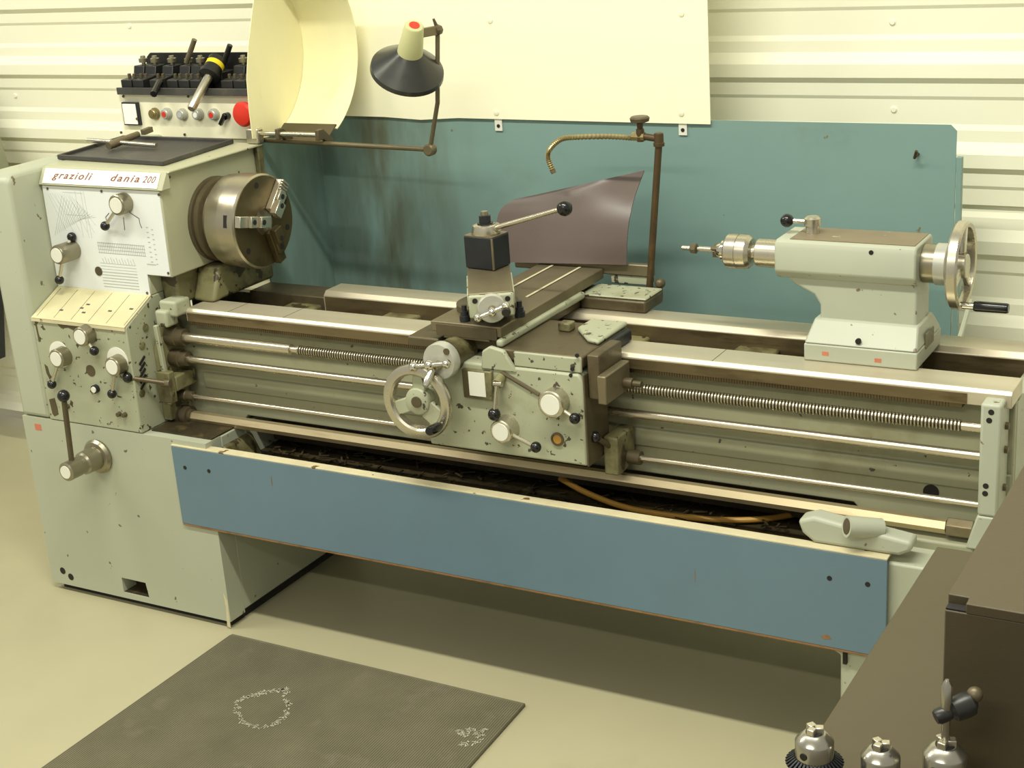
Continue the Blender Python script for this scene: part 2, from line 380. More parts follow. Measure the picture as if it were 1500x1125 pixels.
MB().box(.14, 1.95, .3785, .3799, .765, .826).build('way_edge', 'way_dark', bed)
MB().box(-.12, .132, .385, .478, .76, .822).build('gap_block', 'slide_dark', bed, bevel=.003)
for px in (349, 1061, 431):   # joints of the way strips
    p = at(px, 450+(px-349)*.09, Z=.8405); MB().box(p.x-.0006, p.x+.0006, .146, .229, .8398, .8403).build('way_joint', 'hole_dark', bed, smooth=0)
p = at(1364, 718, Y=.176); MB().revolve((p.x, .178, p.z-.004), (0,-1,0), [(0, .0165), (.0035, .0165)], 20).build('bed_hole', 'hole_dark', bed)
MB().prism([(sL.x-.12, .44), (sL.x+.05, .44), (sL.x+.02, .50), (sL.x-.12, .53)], 'Y', .06, .1755).build('bed_foot', 'oily_green', bed, bevel=.006)
MB().prism([(sR.x+.01, .44), (1.90, .44), (1.90, .52), (sR.x+.04, .52)], 'Y', .10, .1755).build('bed_foot', 'bed_green', bed, bevel=.006)

# --- rods
RY = .125
zl, z1r, z2r, zbar = .7655, .706, .602, .5445
pitch = .0072; a0_, a1_ = at(437, 511, Y=RY).x, 1.865
ls = MB().cyl((a0_, RY, zl), (a1_, RY, zl), .0088, 14).build('leadscrew', 'oil_or_shade_dark', lathe)  # core coloured dark for the shade and grease between thread ridges
th_ = MB()
for i in range(int((a1_-a0_)/pitch)):
    th_.revolve((a0_+(i+.25)*pitch, RY, zl), V((1, .05, .0)), [(0, .0088), (.0006, .0125), (.0036, .0125), (.0042, .0088)], 14, cap=False)
tho = th_.build('screw_thread', 'thread_steel', ls); tho['kind'] = 'stuff'
MB().revolve((-.16, RY, zl), X_, [(0, .0135), (a0_+.16-.022, .0135), (a0_+.16-.021, .0085), (a0_+.16, .0085)], 20).build('plain_shaft', 'rod_steel', ls)
MB().cyl((a1_, RY, zl), (1.912, RY, zl), .0095).build('end_journal', 'rod_steel', ls)
MB().cyl((-.16, RY, z1r), (1.912, RY, z1r), .0098, 18).build('feed_rod', 'rod_steel', lathe)
MB().cyl((-.16, RY, z2r), (1.912, RY, z2r), .0070, 16).build('reversing_rod', 'rod_steel', lathe)
br = MB().revolve((-.15, RY, zbar), X_, [(0, .0155), (1.99, .0155)], 6, ref=(0, -.5, .866)).build('control_bar', 'bar_steel', lathe)
MB().cyl((1.842, RY, zbar), (1.895, RY, zbar), .021, 6).build('bar_collar', 'slide_steel', br, bevel=.002)
MB().cyl((1.8952, RY, zbar), (1.93, RY, zbar), .015, 16).build('bar_bush', 'brass', br)
cl_ = MB()
cl_.revolve((-.215, RY, zbar), X_, [(0, .020), (.02, .020), (.021, .026), (.034, .026), (.035, .020), (.044, .020), (.045, .027), (.062, .027), (.063, .019), (.072, .019)], 24)
cl_.build('clutch_rings', 'slide_dark', br)

# bracket that carries the rods at the tail end
bk = MB().prism([(1.905, .59), (1.945, .59), (1.945, .826), (1.905, .826)], 'Y', .098, .175).build('rod_bracket', 'tail_green', lathe, bevel=.006, seg=3)
MB().prism([(1.884, .515), (1.932, .515), (1.945, .5898), (1.905, .5898)], 'Y', .098, .175).build('bracket_foot', 'tail_green', bk, bevel=.004)
for px, py in ((1449, 616), (1444, 712), (1452, 604), (1443, 723)):
    p = at(px, py, Y=.098); MB().revolve((p.x, .101, p.z), (0,-1,0), [(0, .0058), (.0036, .0058)], 12).build('bolt_hole', 'hole_dark', bk)
for zz in (.77, .72, .64):
    MB().revolve((1.943, .14, zz), X_, [(0, .008), (.008, .008), (.009, .006)], 6).build('bolt', 'slide_dark', bk)

# --- gear cover at the left end
gc = MB().prism([(0, .532), (.62, .532), (.62, 1.185), (.60, 1.203), (.03, 1.203), (.008, 1.196), (0, 1.18)], 'X', -.655, -.549).build('gear_cover', 'cab_green', lathe, bevel=.012, seg=3)

# --- feed gearbox
gb = MB().prism([(0, .532), (.175, .532), (.175, .876), (.11, .876), (0, .820)], 'X', -.548, -.213).build('gearbox', 'worn_green', lathe, bevel=.003)
pl = MB().prism([(-.003, .8195), (.110, .8765), (.1085, .8795), (-.0045, .8225)], 'X', -.546, -.214).build('feed_chart_plate', 'plate_cream', gb)
MB().prism([(-.004, .8125), (-.0008, .8125), (-.0008, .8205), (-.004, .8205)], 'X', -.547, -.214).build('plate_edge', 'pale_edge', gb)
pr = MB()
def onplate(x, t, s_=.0004):   # t 0 front .. 1 back
    return V((x, -.0045+.113*t, .8225+.057*t)) + V((0, -.45, .89))*s_
ax_p = (X_, V((0, .893, .45)), V((0, -.45, .893)))
for i in range(6):
    pr.obox(onplate(-.53+.062*i, .5), ax_p, (.0003, .055, .0003))
for i, (px, py) in enumerate(((100, 443), (124, 446), (143, 441), (139, 444), (166, 450), (192, 453))):
    q = at(px, py, Z=.853); pr.obox(onplate(q.x, .3+.12*(i % 3)), ax_p, (.006, .0025, .0003))
pr.build('feed_print', 'ink_dark', gb, smooth=0)['kind'] = 'stuff'
knob(gb, (117, 494), 0, .032, .026, (((138, 514), .0),), flare=1.05)
knob(gb, (82, 526), 0, .032, .026, (((76, 563), .0),), flare=1.05)
knob(gb, (164, 538), 0, .032, .026, (((164, 577), .0),), flare=1.05)
for cpx in ((88, 519), (173, 528)):      # index collars on the front
    p = at(*cpx, Y=0); MB().revolve((p.x, .001, p.z), (0,-1,0), [(0, .036), (.003, .036), (.0035, .028)], 28).build('index_ring', 'cap_white', gb)
p = at(133, 543, Y=0); MB().revolve((p.x, .002, p.z), (0,-1,0), [(0, .016), (.003, .016)], 20).build('sight_glass', 'slide_dark', gb)
p = at(137, 571, Y=-.012); MB().revolve((p.x, .0, p.z), (0,-1,0), [(0, .0115), (.011, .0115)], 18).build('button_ring', 'black_steel', gb)
MB().revolve((p.x, -.0105, p.z), (0,-1,0), [(0, .0085), (.003, .008)], 18).build('push_button', 'cap_white', gb)
for px, py in ((184, 607), (100, 595), (176, 606)):
    p = at(px, py, Y=0); MB().revolve((p.x, .001, p.z), (0,-1,0), [(0, .007), (.012, .006)], 10).build('plug_screw', 'slide_dark', gb)
def patch(parent, pts, y, m):
    q = [at(*p_, Y=y) for p_ in pts]; MB().prism([(p_.x, p_.z) for p_ in q], 'Y', y-.0005, y+.0005).build('worn_patch', m, parent)
patch(gb, ((78, 470), (92, 472), (112, 474), (132, 477), (128, 482), (116, 479), (108, 484), (100, 480), (90, 481), (84, 475)), 0, 'slide_dark')
patch(gb, ((50, 467), (58, 468), (54, 476), (56, 486), (60, 500), (57, 501)), 0, 'slide_dark')
patch(gb, ((72, 585), (80, 583), (84, 596), (86, 607), (80, 610), (77, 606)), 0, 'slide_dark')
patch(gb, ((65, 533), (70, 537), (73, 548), (76, 552), (73, 556), (68, 546)), 0, 'slide_dark')
patch(ped, ((327, 868), (333, 880), (338, 920), (333, 917), (331, 890)), -.0002, 'pale_edge')
b = at(187, 553, Y=-.005); e = at(243, 561, Y=.055)
MB().cyl(b, e, .0065, 10).build('lever_rod', 'slide_dark', gb); MB().ball(b, .014).build('lever_ball', 'black_plastic', gb)
MB().cyl(e-V((.012, 0, 0)), e+V((.012, .004, 0)), .0095, 12).build('rod_socket', 'slide_steel', gb)
for px, py in ((208, 506), (213, 480), (208, 576)):
    p = at(px, py, X=-.212); MB().revolve((-.214, p.y, p.z), X_, [(0, .010), (.004, .010), (.005, .007)], 14).build('plug_screw', 'oily_green', gb)
for k_ in range(5):
    p = at(208+k_*.5, 528+9*k_, X=-.212); MB().obox((-.2115, p.y, p.z), (X_, V((0, .8, .6)), V((0, -.6, .8))), (.0015, .014, .003)).build('cast_slot', 'hole_dark', gb)
ep = MB().prism([(.085, .54), (.172, .54), (.172, .80), (.12, .80), (.085, .74)], 'X', -.2125, -.185).build('end_plate', 'oily_green', lathe, bevel=.004)
for zz, rr in ((zl, .023), (z1r, .02), (z2r, .013)):
    MB().revolve((-.186, RY, zz), X_, [(0, rr*1.15), (.03, rr*1.15), (.032, rr), (.055, rr*.95)], 20).build('bearing_boss', 'slide_dark', ep)
MB().box(-.184, -.150, .085, .165, .625, .668).build('trip_block', 'oily_green', ep, bevel=.005)
MB().obox((-.178, .078, .70), (X_, V((0, 1, .05)).normalized(), V((0, -.05, 1)).normalized()), (.006, .006, .11)).build('edge_strip', 'worn_green', ep, bevel=.002)
MB().box(-.196, -.150, .062, .084, .60, .685).build('rod_guide', 'oily_green', ep, bevel=.003)
wc = MB()
wc.box(-.185, -.128, .10, .16, .826, .868); wc.box(-.19, -.15, .085, .13, .80, .845)
wc.build('way_clamp', 'worn_green', ep, bevel=.007, seg=3)

# --- headstock
XR = -.132
hs = MB()
hs.prism([(.11, .93), (.50, .93), (.50, 1.196), (.135, 1.196), (.11, 1.158)], 'X', -.5485, XR)
head = hs.build('headstock', 'head_green', lathe, bevel=.004)
MB().box(-.5485, -.2145, .111, .50, .8768, .9295).build('lower_casting', 'head_green', head, bevel=.003)
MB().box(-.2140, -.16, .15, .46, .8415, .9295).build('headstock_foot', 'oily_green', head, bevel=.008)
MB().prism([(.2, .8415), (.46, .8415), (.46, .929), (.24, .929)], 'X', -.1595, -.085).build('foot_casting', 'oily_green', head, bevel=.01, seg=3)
MB().prism([(.128, 1.1965), (.51, 1.1965), (.51, 1.2035), (.135, 1.2035)], 'X', -.548, -.112).build('top_cover', 'head_green', head, bevel=.003)
# cover chamfer with the name plate
MB().prism([(.1005, 1.158), (.1345, 1.158), (.1345, 1.1964), (.126, 1.202)], 'X', -.548, -.116).build('name_rail', 'head_green', head, bevel=.002)
n_ = V((0, -.865, .50)).normalized(); t_ = V((0, .5, .865)).normalized()
plc = V((-.333, .1132, 1.180)) + n_*.0012
MB().obox(plc, (X_, t_, n_), (.200, .0205, .0012)).build('name_plate', 'logo_white', head, bevel=.0006)
def lettering(txt, left, size, m, parent, space=1.0, off=0.0, sx=1.0):
    cu = bpy.data.curves.new('lettering', 'FONT'); cu.body = txt; cu.size = size; cu.shear = .35; cu.extrude = .0003; cu.space_character = space; cu.offset = off
    to = bpy.data.objects.new('tmp_text', cu); COL.objects.link(to)
    dg = bpy.context.evaluated_depsgraph_get(); me = bpy.data.meshes.new_from_object(to.evaluated_get(dg)); bpy.data.objects.remove(to)
    o_ = plc + n_*.0014 + X_*left - t_*.006
    for v_ in me.vertices:
        q = o_ + X_*(v_.co.x*sx) + t_*v_.co.y + n_*v_.co.z; v_.co = q
    me.name = 'lettering'; me.materials.clear(); me.materials.append(MATS[m])
    ob = bpy.data.objects.new('lettering', me); COL.objects.link(ob); ob.parent = parent; ob['_b'] = (0, 0, 0); return ob
lettering('grazioli', -.166, .027, 'ink_brown', head, 1.28, .0005, 1.28)
lettering('dania', .036, .027, 'ink_brown', head, 1.3, .0005, 1.36)
lettering('200', .147, .025, 'ink_brown', head, 1.15, .0002, .98)
# white chart plate with notch
cx0, cx1, cxn, cz1 = -.5455, XR-.001, -.2155, 1.155
ch = MB().prism([(cx0, .8800), (cxn, .8775), (cxn, .934), (cx1-.004, .934), (cx1, cz1), (cx0+.004, cz1)], 'Y', .1075, .1098).build('chart_plate', 'chart_white', head)
cp = MB(); yk = .1071
def ink(m, x0, z0, x1, z1, wd=.0005):
    d = V((x1-x0, 0, z1-z0)); l = d.length; d.normalize(); m.obox(((x0+x1)/2, yk+.0002, (z0+z1)/2), (d, Y_, d.cross(Y_)), (l/2, .0003, wd))
for i in range(14):        # hatched pitch diagram
    x = -.525+i*.0085
    ink(cp, x, 1.135-max(0, (i-9)*.006), x+.045, 1.035+.02*(i % 3), .0003)
    ink(cp, x+.05, 1.13-.004*i, x, 1.02+.004*i, .0003)
for zz in (1.14, 1.08): ink(cp, -.47, zz, -.40, zz, .0004)
for xx in (-.425, -.405, -.395): ink(cp, xx, 1.145, xx+.004, 1.02, .0003)
for r_ in range(4): ink(cp, -.375, 1.01-.009*r_, -.21, 1.01-.009*r_, .0006)
for i in range(26):
    x = -.372+i*.0064; ink(cp, x, 1.012, x, .982, .0006)
for r_ in range(9): ink(cp, -.375, .955-.008*r_, -.25, .955-.008*r_, .0011 if r_ > 2 else .0005)
for i in range(12):
    x = -.365+i*.0098; ink(cp, x, .968+.004*(i % 2), x+.004, .956, .0007)
for r_ in range(8):
    zz = 1.06-.013*r_; ink(cp, -.195, zz, -.188, zz, .0012); ink(cp, -.178, zz-.005, -.172, zz-.005, .0012)
ink(cp, -.21, .962, -.18, .962, .0014)
cp.build('chart_print', 'chart_ink', head, smooth=0)['kind'] = 'stuff'
kd = MB()
c1 = at(175, 300, Y=.108)
for pts in (((160, 312), (155, 318), (157, 325)), ((181, 318), (183, 337)), ((190, 311), (204, 320), (205, 327), (208, 334))):
    qs = [at(*q, Y=.108) for q in pts]
    for a_, b_ in zip(qs, qs[1:]): ink(kd, a_.x, a_.z, b_.x, b_.z, .0009)
kd.build('index_print', 'ink_dark', head, smooth=0)['kind'] = 'stuff'
knob(head, (170, 301), .1072, .034, .027, (((154, 331), .0),))
knob(head, (83, 374), .1072, .062, .026, (((105, 347), -.03), ((87, 410), 0)), flare=1.0)
p = at(145, 397, Y=.108); MB().revolve((p.x, .1078, p.z), (0,-1,0), [(0, .0125), (.002, .0125), (.0022, .010)], 20).build('sight_glass', 'slide_dark', head)
for px, py in ((70, 276), (149, 280), (233, 285), (247, 400), (216, 429)):
    p = at(px, py, Y=.108); MB().revolve((p.x, .1078, p.z), (0,-1,0), [(0, .0035), (.0022, .0035)], 10).build('plate_screw', 'slide_dark', head)

# --- chuck
ck = MB().revolve((XR+.058, YC, ZC), X_, [(0, .104), (.004, .120), (.045, .1225), (.046, .1235), (.098, .1235), (.102, .119)], 64).build('chuck', 'chuck_steel', lathe)
MB().revolve((XR+.001, YC, ZC), X_, [(0, .112), (.010, .112), (.012, .106), (.018, .106), (.020, .112), (.032, .112), (.036, .104)], 48).build('spindle_nose', 'slide_dark', ck)
MB().revolve((XR+.0375, YC, ZC), X_, [(0, .098), (.0204, .098)], 48).build('back_plate', 'chuck_steel', ck)
xf = XR+.058+.102
MB().revolve((xf-.0015, YC, ZC), X_, [(0, .118), (.003, .1175), (.0032, .035), (-.03, .034)], 48, cap=False).build('chuck_face', 'chuck_face', ck)
MB().revolve((xf-.03, YC, ZC), X_, [(0, .0345), (.001, .0345)], 24).build('chuck_bore', 'hole_dark', ck)
for k_, an in enumerate((168, 48, 288)):      # degrees in YZ plane, from +Y towards +Z
    a = math.radians(an); rd = V((0, math.cos(a), math.sin(a))); td = V((0, -math.sin(a), math.cos(a)))
    j = MB()
    def J(r0, r1, x0, x1, wd): j.obox(V((xf, YC, ZC))+rd*((r0+r1)/2)+X_*((x0+x1)/2), (rd, td, X_), ((r1-r0)/2, wd, (x1-x0)/2))
    J(.030, .119, .002, .020, .0145)
    J(.018, .058, .0201, .040, .0145); J(.0581, .088, .0201, .031, .0145)
    if k_ == 1:
        for q in range(4): J(.089+.008*q, .095+.008*q, .0201, .026, .0145)
    j.build('jaw', 'satin_steel' if k_ != 2 else 'chuck_face', ck, bevel=.0015)
    for r_ in (.048, .075):
        q = V((xf, YC, ZC))+rd*r_+X_*(.0402 if r_ < .058 else .0312)
        MB().revolve(q, X_, [(-.002, .007), (.0006, .007), (.0007, .0035)], 14).build('jaw_screw', 'hole_dark', ck)
for an in (98, 218, 338, 20):
    a = math.radians(an); q = V((xf, YC, ZC))+V((0, math.cos(a), math.sin(a)))*.098
    MB().revolve(q, X_, [(0, .008), (.0025, .008)], 16).build('face_screw', 'hole_dark', ck)
a = math.radians(228); q = V((xf-.035, YC, ZC))+V((0, math.cos(a), math.sin(a)))*.1215
MB().revolve(q, (0, math.cos(a), math.sin(a)), [(0, .011), (.003, .011), (.0032, .007)], 16).build('key_socket', 'slide_steel', ck)
a = math.radians(168); q = V((xf-.026, YC, ZC))+V((0, math.cos(a), math.sin(a)))*.1225
MB().obox(q, (X_, V((0, -math.sin(a), math.cos(a))), V((0, math.cos(a), math.sin(a)))), (.005, .016, .0016)).build('jaw_slot', 'hole_dark', ck)

# --- saddle, cross slide, compound, tool post
sd = MB()
sd.box(.875, 1.092, .01, .24, .8405, .868); sd.box(.628, .7145, .035, .24, .8405, .866)
sd.box(.7150, .8745, .06, .53, .8405, .872); sd.box(.875, 1.05, .425, .53, .8405, .870); sd.box(.60, .7145, .425, .53, .8405, .870)
sad = sd.build('saddle', 'slide_dark', lathe, bevel=.005)
MB().prism([(.878, .012), (.895, .012), (.895, .42), (.878, .42)], 'Z', .8685, .886).build('saddle_ridge', 'worn_green', sad, bevel=.006, seg=3)
MB().box(.925, 1.091, .005, .012, .832, .866).build('saddle_front', 'worn_green', sad, bevel=.003)
MB().prism([(1.00, .17), (1.06, .10), (1.092, .09), (1.092, .24), (1.00, .24)], 'Z', .8685, .880).build('raised_rim', 'worn_green', sad, bevel=.005)
MB().box(.876, 1.049, .43, .528, .8705, .876).build('rear_wing_top', 'worn_green', sad, bevel=.003)
MB().box(.955, .985, .16, .19, .8685, .888).build('oiler_block', 'oily_green', sad, bevel=.003)
MB().prism([(1.0925, .225), (1.108, .225), (1.108, .13), (1.0925, .13)], 'Z', .842, .868).build('way_wiper', 'black_steel', sad, bevel=.003)
gtri = MB().prism([(.845, .82), (.935, .82), (.905, .868), (.870, .875), (.850, .862)], 'Y', -.004, .0095).build('saddle_corner', 'worn_green', sad, bevel=.004)
# carriage stop at right of the apron
stp = MB().box(1.100, 1.128, .015, .13, .772, .872).build('carriage_stop', 'slide_dark', lathe, bevel=.003)
MB().box(1.1285, 1.150, .0, .12, .768, .832).build('stop_block', 'slide_steel', stp, bevel=.003)
MB().revolve((1.1505, .09, .79), X_, [(0, .012), (.02, .012), (.021, .007), (.04, .007)], 14).build('stop_screw', 'slide_dark', stp)
# cross slide
CX0, CX1, CZ = .700, .884, .910
cs = MB()
cs.prism([(CX0+.03, .8725), (CX1-.03, .8725), (CX1-.04, .885), (CX1, .885), (CX1, CZ), (CX0, CZ), (CX0, .885), (CX0+.04, .885)], 'Y', .03, .545)
cs_o = cs.build('cross_slide', 'slide_steel', lathe, bevel=.0025)
for x in (.745, .822):
    MB().box(x-.0035, x+.0035, .26, .54, CZ+.0001, CZ+.0012).build('tee_slot', 'pale_edge', cs_o, smooth=0)
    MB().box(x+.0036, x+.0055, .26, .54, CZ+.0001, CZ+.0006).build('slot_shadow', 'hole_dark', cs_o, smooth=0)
MB().box(.63, 1.015, .5455, .565, .895, .925).build('rear_bar', 'slide_steel', cs_o, bevel=.003)
MB().box(.90, 1.01, .55, .57, .872, .8945).build('bar_bracket', 'worn_green', cs_o, bevel=.003)
MB().box(.715, .873, .0275, .0298, .878, .905).build('end_cap', 'slide_dark', cs_o, bevel=.001)
HX, HZ = .765, .843
MB().revolve((HX, .029, HZ), (0,-1,0), [(-.03, .036), (.0, .036), (.04, .037), (.052, .039)], 32).build('screw_housing', 'oily_green', cs_o)
dy = -.0235
MB().revolve((HX, dy, HZ), (0,-1,0), [(0, .040), (.002, .042), (.022, .042), (.026, .040), (.026, .012)], 40).build('graduated_dial', 'dial_white', cs_o)
q = at(654, 515, Y=-.05); MB().revolve((q.x, -.049, q.z), (0,-1,0), [(0, .0075), (.003, .0075)], 14).build('dial_screw', 'slide_dark', cs_o)
MB().revolve((HX, -.0496, HZ-.006), (0,-1,0), [(0, .010), (.018, .009)], 16).build('dial_boss', 'brass_dark', cs_o)
b0, b1, b2 = at(606, 537, Y=-.072), at(629, 535, Y=-.072), at(654, 533, Y=-.072)
crk = MB(); crk.ball(b0, .0115); crk.ball(b1, .0125); crk.ball(b2, .0105); crk.cyl(b0, b2, .006, 12)
crk.build('ball_crank', 'chrome', cs_o)
MB().revolve(b0+V((0, .004, 0)), V((.2, -1, -.55)).normalized(), [(0, .006), (.01, .007)], 12).build('crank_pin', 'chrome', cs_o)
MB().revolve(b1+V((.004, .004, -.01)), V((-.02, -.55, -.5)), [(0, .0075), (.03, .0095), (.044, .006)], 14).build('crank_grip', 'chrome', cs_o)
# compound slide, swung towards the operator
ca = V((.52, -.854, 0)).normalized(); cb = V((.854, .52, 0)).normalized()
ctr = V((.771, .184, 0))
cm = MB()
cm.revolve((.775, .16, CZ+.0005), Z_, [(0, .072), (.014, .072), (.016, .068)], 40)
cmp_o = cm.build('compound_base', 'slide_dark', lathe)
def cbx(name, m, f0, f1, hw, z0, z1, bev=.002, par=cmp_o):
    c_ = ctr+ca*((f0+f1)/2); c_.z = (z0+z1)/2
    return MB().obox(c_, (cb, ca, Z_), (hw, (f1-f0)/2, (z1-z0)/2)).build(name, m, par, bevel=bev)
cbx('base_slide', 'slide_dark', -.10, .135, .046, .927, .9475)
cbx('top_slide', 'slide_steel', -.11, .168, .050, .948, .985)
cbx('slide_end', 'worn_green', .1685, .182, .050, .932, .9835, .004)
cbx('gib_strip', 'worn_green', .0, .166, .0525, .955, .9835, .002)
for s_ in (-1, 1):
    q = ctr+ca*.12+cb*(.062*s_); q.z = CZ+.001
    MB().revolve(q, Z_, [(0, .012), (.012, .012), (.013, .009), (.022, .009), (.023, .006), (.036, .006)], 12).build('swivel_bolt', 'black_steel', cmp_o)
for s_ in (-1, 1):
    q = ctr+ca*.1822+cb*(.036*s_); q.z = .972
    MB().revolve(q, ca, [(-.002, .006), (.0006, .006)], 12).build('end_screw', 'hole_dark', cmp_o)
q = ctr+ca*.1825; q.z = .956
MB().revolve(q, ca, [(0, .030), (.002, .032), (.016, .032), (.019, .030), (.0192, .010)], 36).build('graduated_dial', 'dial_white', cmp_o)
MB().revolve(q+ca*.019, ca, [(0, .009), (.012, .008)], 14).build('dial_boss', 'brass_dark', cmp_o)
h = q+ca*.036
e0, e1, e2 = h-cb*.032-Z_*.012, h.copy()-Z_*.002, h+cb*.030+Z_*.010
crk = MB(); crk.ball(e0, .0095); crk.ball(e1, .010); crk.ball(e2, .0095); crk.cyl(e0, e2, .005, 12); crk.build('ball_crank', 'chrome', cmp_o)
MB().cyl(e2, e2+ca*.016-Z_*.006, .0075, 12).build('crank_grip', 'chrome', cmp_o)
MB().cyl(e2+ca*.0165-Z_*.0062, e2+ca*.024-Z_*.009, .010, 12).build('crank_knob', 'black_plastic', cmp_o)
# tool post
ta = math.radians(-6); tx = V((math.cos(ta), math.sin(ta), 0)); ty = V((-math.sin(ta), math.cos(ta), 0)); tc_ = V((.738, .238, 0))
tp = MB().obox(tc_+Z_*1.0245, (tx, ty, Z_), (.041, .034, .0385)).build('tool_post', 'black_steel', lathe, bevel=.003)
MB().obox(tc_+Z_*1.0635, (tx, ty, Z_), (.040, .033, .0008)).build('post_top', 'slide_steel', tp)
MB().obox(tc_+tx*.0405-ty*.0335+Z_*1.0245, (tx, ty, Z_), (.0022, .0022, .037)).build('worn_edge', 'slide_steel', tp, bevel=.001)
MB().revolve(tc_+Z_*1.0645, Z_, [(0, .033), (.004, .034), (.020, .030), (.022, .026)], 32).build('clamp_collar', 'satin_steel', tp)
MB().revolve(tc_+Z_*1.087, Z_, [(0, .019), (.003, .019), (.0032, .014), (.020, .014), (.0205, .008)], 8).build('clamp_nut', 'black_steel', tp, smooth=20)
MB().revolve(tc_+Z_*1.1077, Z_, [(0, .0085), (.009, .008)], 12).build('stud_end', 'brass_dark', tp)
hb = at(827, 305, Y=.205); hr = tc_+tx*.024+Z_*1.078
MB().cyl(hr, hb, .0062, 14, .0054).build('handle_rod', 'satin_steel', tp); MB().ball(hb, .018, 20).build('handle_ball', 'black_plastic', tp)
MB().cyl(tc_+tx*.018+Z_*1.076, tc_+tx*.036+Z_*1.083, .011, 14).build('handle_socket', 'satin_steel', tp)

# --- apron
ap = MB()
ap.prism([(.69, .62), (1.095, .62), (1.095, .815), (1.085, .831), (.69, .831)], 'Y', .0, .105)
apr = ap.build('apron', 'worn_green', lathe, bevel=.005)
MB().prism([(.0, .62), (.105, .62), (.105, .83), (.0, .83)], 'X', 1.0955, 1.099).build('apron_edge', 'slide_dark', apr)
hc = at(612, 588, Y=-.062)
rim = MB()
for i_ in range(1): rim.revolve((hc.x, -.052, hc.z), (0,-1,0), [(0, .066), (-.004, .076), (0, .086), (.012, .089), (.018, .087), (.020, .084), (.020, .068), (.016, .0635), (0, .063), (0, .066)], 64, cap=False)
rim.build('handwheel_rim', 'satin_steel', apr)
hub = MB()
hub.revolve((hc.x, -.004, hc.z), (0,-1,0), [(0, .022), (.03, .022), (.034, .032), (.060, .032), (.062, .029)], 32)
for an in (-38, 82, 202):
    a = math.radians(an); d = V((math.cos(a), 0, math.sin(a))); tt = d.cross(Y_)
    hub.obox(V((hc.x, -.056, hc.z))+d*.05, (d, tt, Y_), (.024, .024 if an == -38 else .017, .006))
hub.build('handwheel_hub', 'worn_green', apr, bevel=.003)
MB().revolve((hc.x, -.0605, hc.z), (0,-1,0), [(0, .013), (.009, .013), (.0095, .010)], 20).build('hub_nut', 'slide_dark', apr)
g0 = V((hc.x+.062, -.068, hc.z-.047)); g1 = at(628, 632, Y=-.135)
MB().cyl(g0, g0+(g1-g0)*.18, .006, 12).build('handle_ferrule', 'brass_dark', apr)
MB().revolve(g0+(g1-g0)*.18, g1-g0, [(0, .009), (.012, .0115), ((g1-g0).length*.75, .0105), ((g1-g0).length*.82, .0085)], 16).build('handwheel_handle', 'black_plastic', apr)
knob(apr, (806, 593), 0, .032, .031, (((842, 613), 0),), hub='satin_steel')
knob(apr, (733, 633), 0, .034, .027, (((785, 655), .012),), hub='satin_steel', flare=1.1)
a_, b_ = at(728, 563, Y=-.022), at(724, 607, Y=-.03)
MB().cyl(a_, b_, .005, 12).build('lever_rod', 'satin_steel', apr); MB().ball(b_, .0145).build('lever_ball', 'black_plastic', apr)
MB().cyl(a_-V((.007, 0, -.001)), a_+V((.013, 0, .002)), .0065, 12).build('lever_tee', 'satin_steel', apr)
MB().cyl(a_+V((0, .022, .01)), a_, .012, 14).build('lever_boss', 'oily_green', apr)
g = at(701, 562, Y=-.008)
MB().box(g.x-.040, g.x+.036, -.012, .0005, g.z-.036, g.z+.032).build('gauge_frame', 'oily_green', apr, bevel=.003)
MB().box(g.x-.022, g.x+.020, -.0135, -.0122, g.z-.028, g.z+.028).build('gauge_label', 'cap_white', apr)
a_, b_ = at(735, 545, Y=-.001), at(790, 578, Y=-.001)
MB().cyl(a_, b_, .005, 8).build('oil_groove', 'slide_dark', apr)
p = at(817, 643, Y=0); MB().revolve((p.x, .001, p.z), (0,-1,0), [(0, .0155), (.005, .0155), (.0055, .0115), (.003, .011)], 20).build('oil_window', 'slide_dark', apr)
MB().revolve((p.x, -.0025, p.z), (0,-1,0), [(0, .0105), (.0005, .0105)], 20).build('oil_level', 'hose_yellow', apr)
for px, py in ((845, 521), (838, 541), (836, 550)):
    p = at(px, py, Y=.0); MB().revolve((p.x, .003, p.z), (0,-1,0), [(0, .0045), (.0038, .0045)], 10).build('screw_hole', 'hole_dark', apr)
# reversing lever bracket right of apron
rb = MB().box(1.100, 1.135, .07, .16, .575, .665).build('lever_bracket', 'oily_green', lathe, bevel=.004)
b = at(872, 640, Y=.03); MB().cyl(b, (1.118, .09, .63), .006, 10).build('lever_rod', 'slide_dark', rb); MB().ball(b, .013).build('lever_ball', 'black_plastic', rb)
MB().cyl((1.1355, RY, z2r), (1.165, RY, z2r), .016, 16).build('lever_collar', 'slide_dark', rb)

# --- tailstock
ts = MB()
prof_t = [(.238, 1.022), (.238, 1.072), (.243, 1.083), (.252, 1.088), (.362, 1.088), (.372, 1.080), (.372, 1.022), (.355, 1.004), (.255, 1.004)]
ts.prism(prof_t, 'X', 1.440, 1.738)
tail = ts.build('tailstock', 'tail_green', lathe, bevel=.004)
MB().box(1.47, 1.732, .253, .360, 1.0883, 1.0897).build('top_plate', 'worn_top', tail)
bx_ = [(1.452, 1.0135), (1.478, .990), (1.520, .970), (1.533, .950), (1.534, .925), (1.522, .900), (1.742, .900), (1.737, .925), (1.737, 1.0135)]
MB().prism(bx_, 'Y', .256, .356).build('web', 'tail_green', tail, bevel=.006, seg=3)
bs = MB()
lo4 = [(1.514, .208), (1.752, .208), (1.752, .40), (1.514, .40)]; hi4 = [(1.524, .250), (1.743, .250), (1.743, .36), (1.524, .36)]
bs.prism(lo4, 'Z', .878, .922, taper=hi4)
bs.build('base_flare', 'tail_green', tail, bevel=.004)
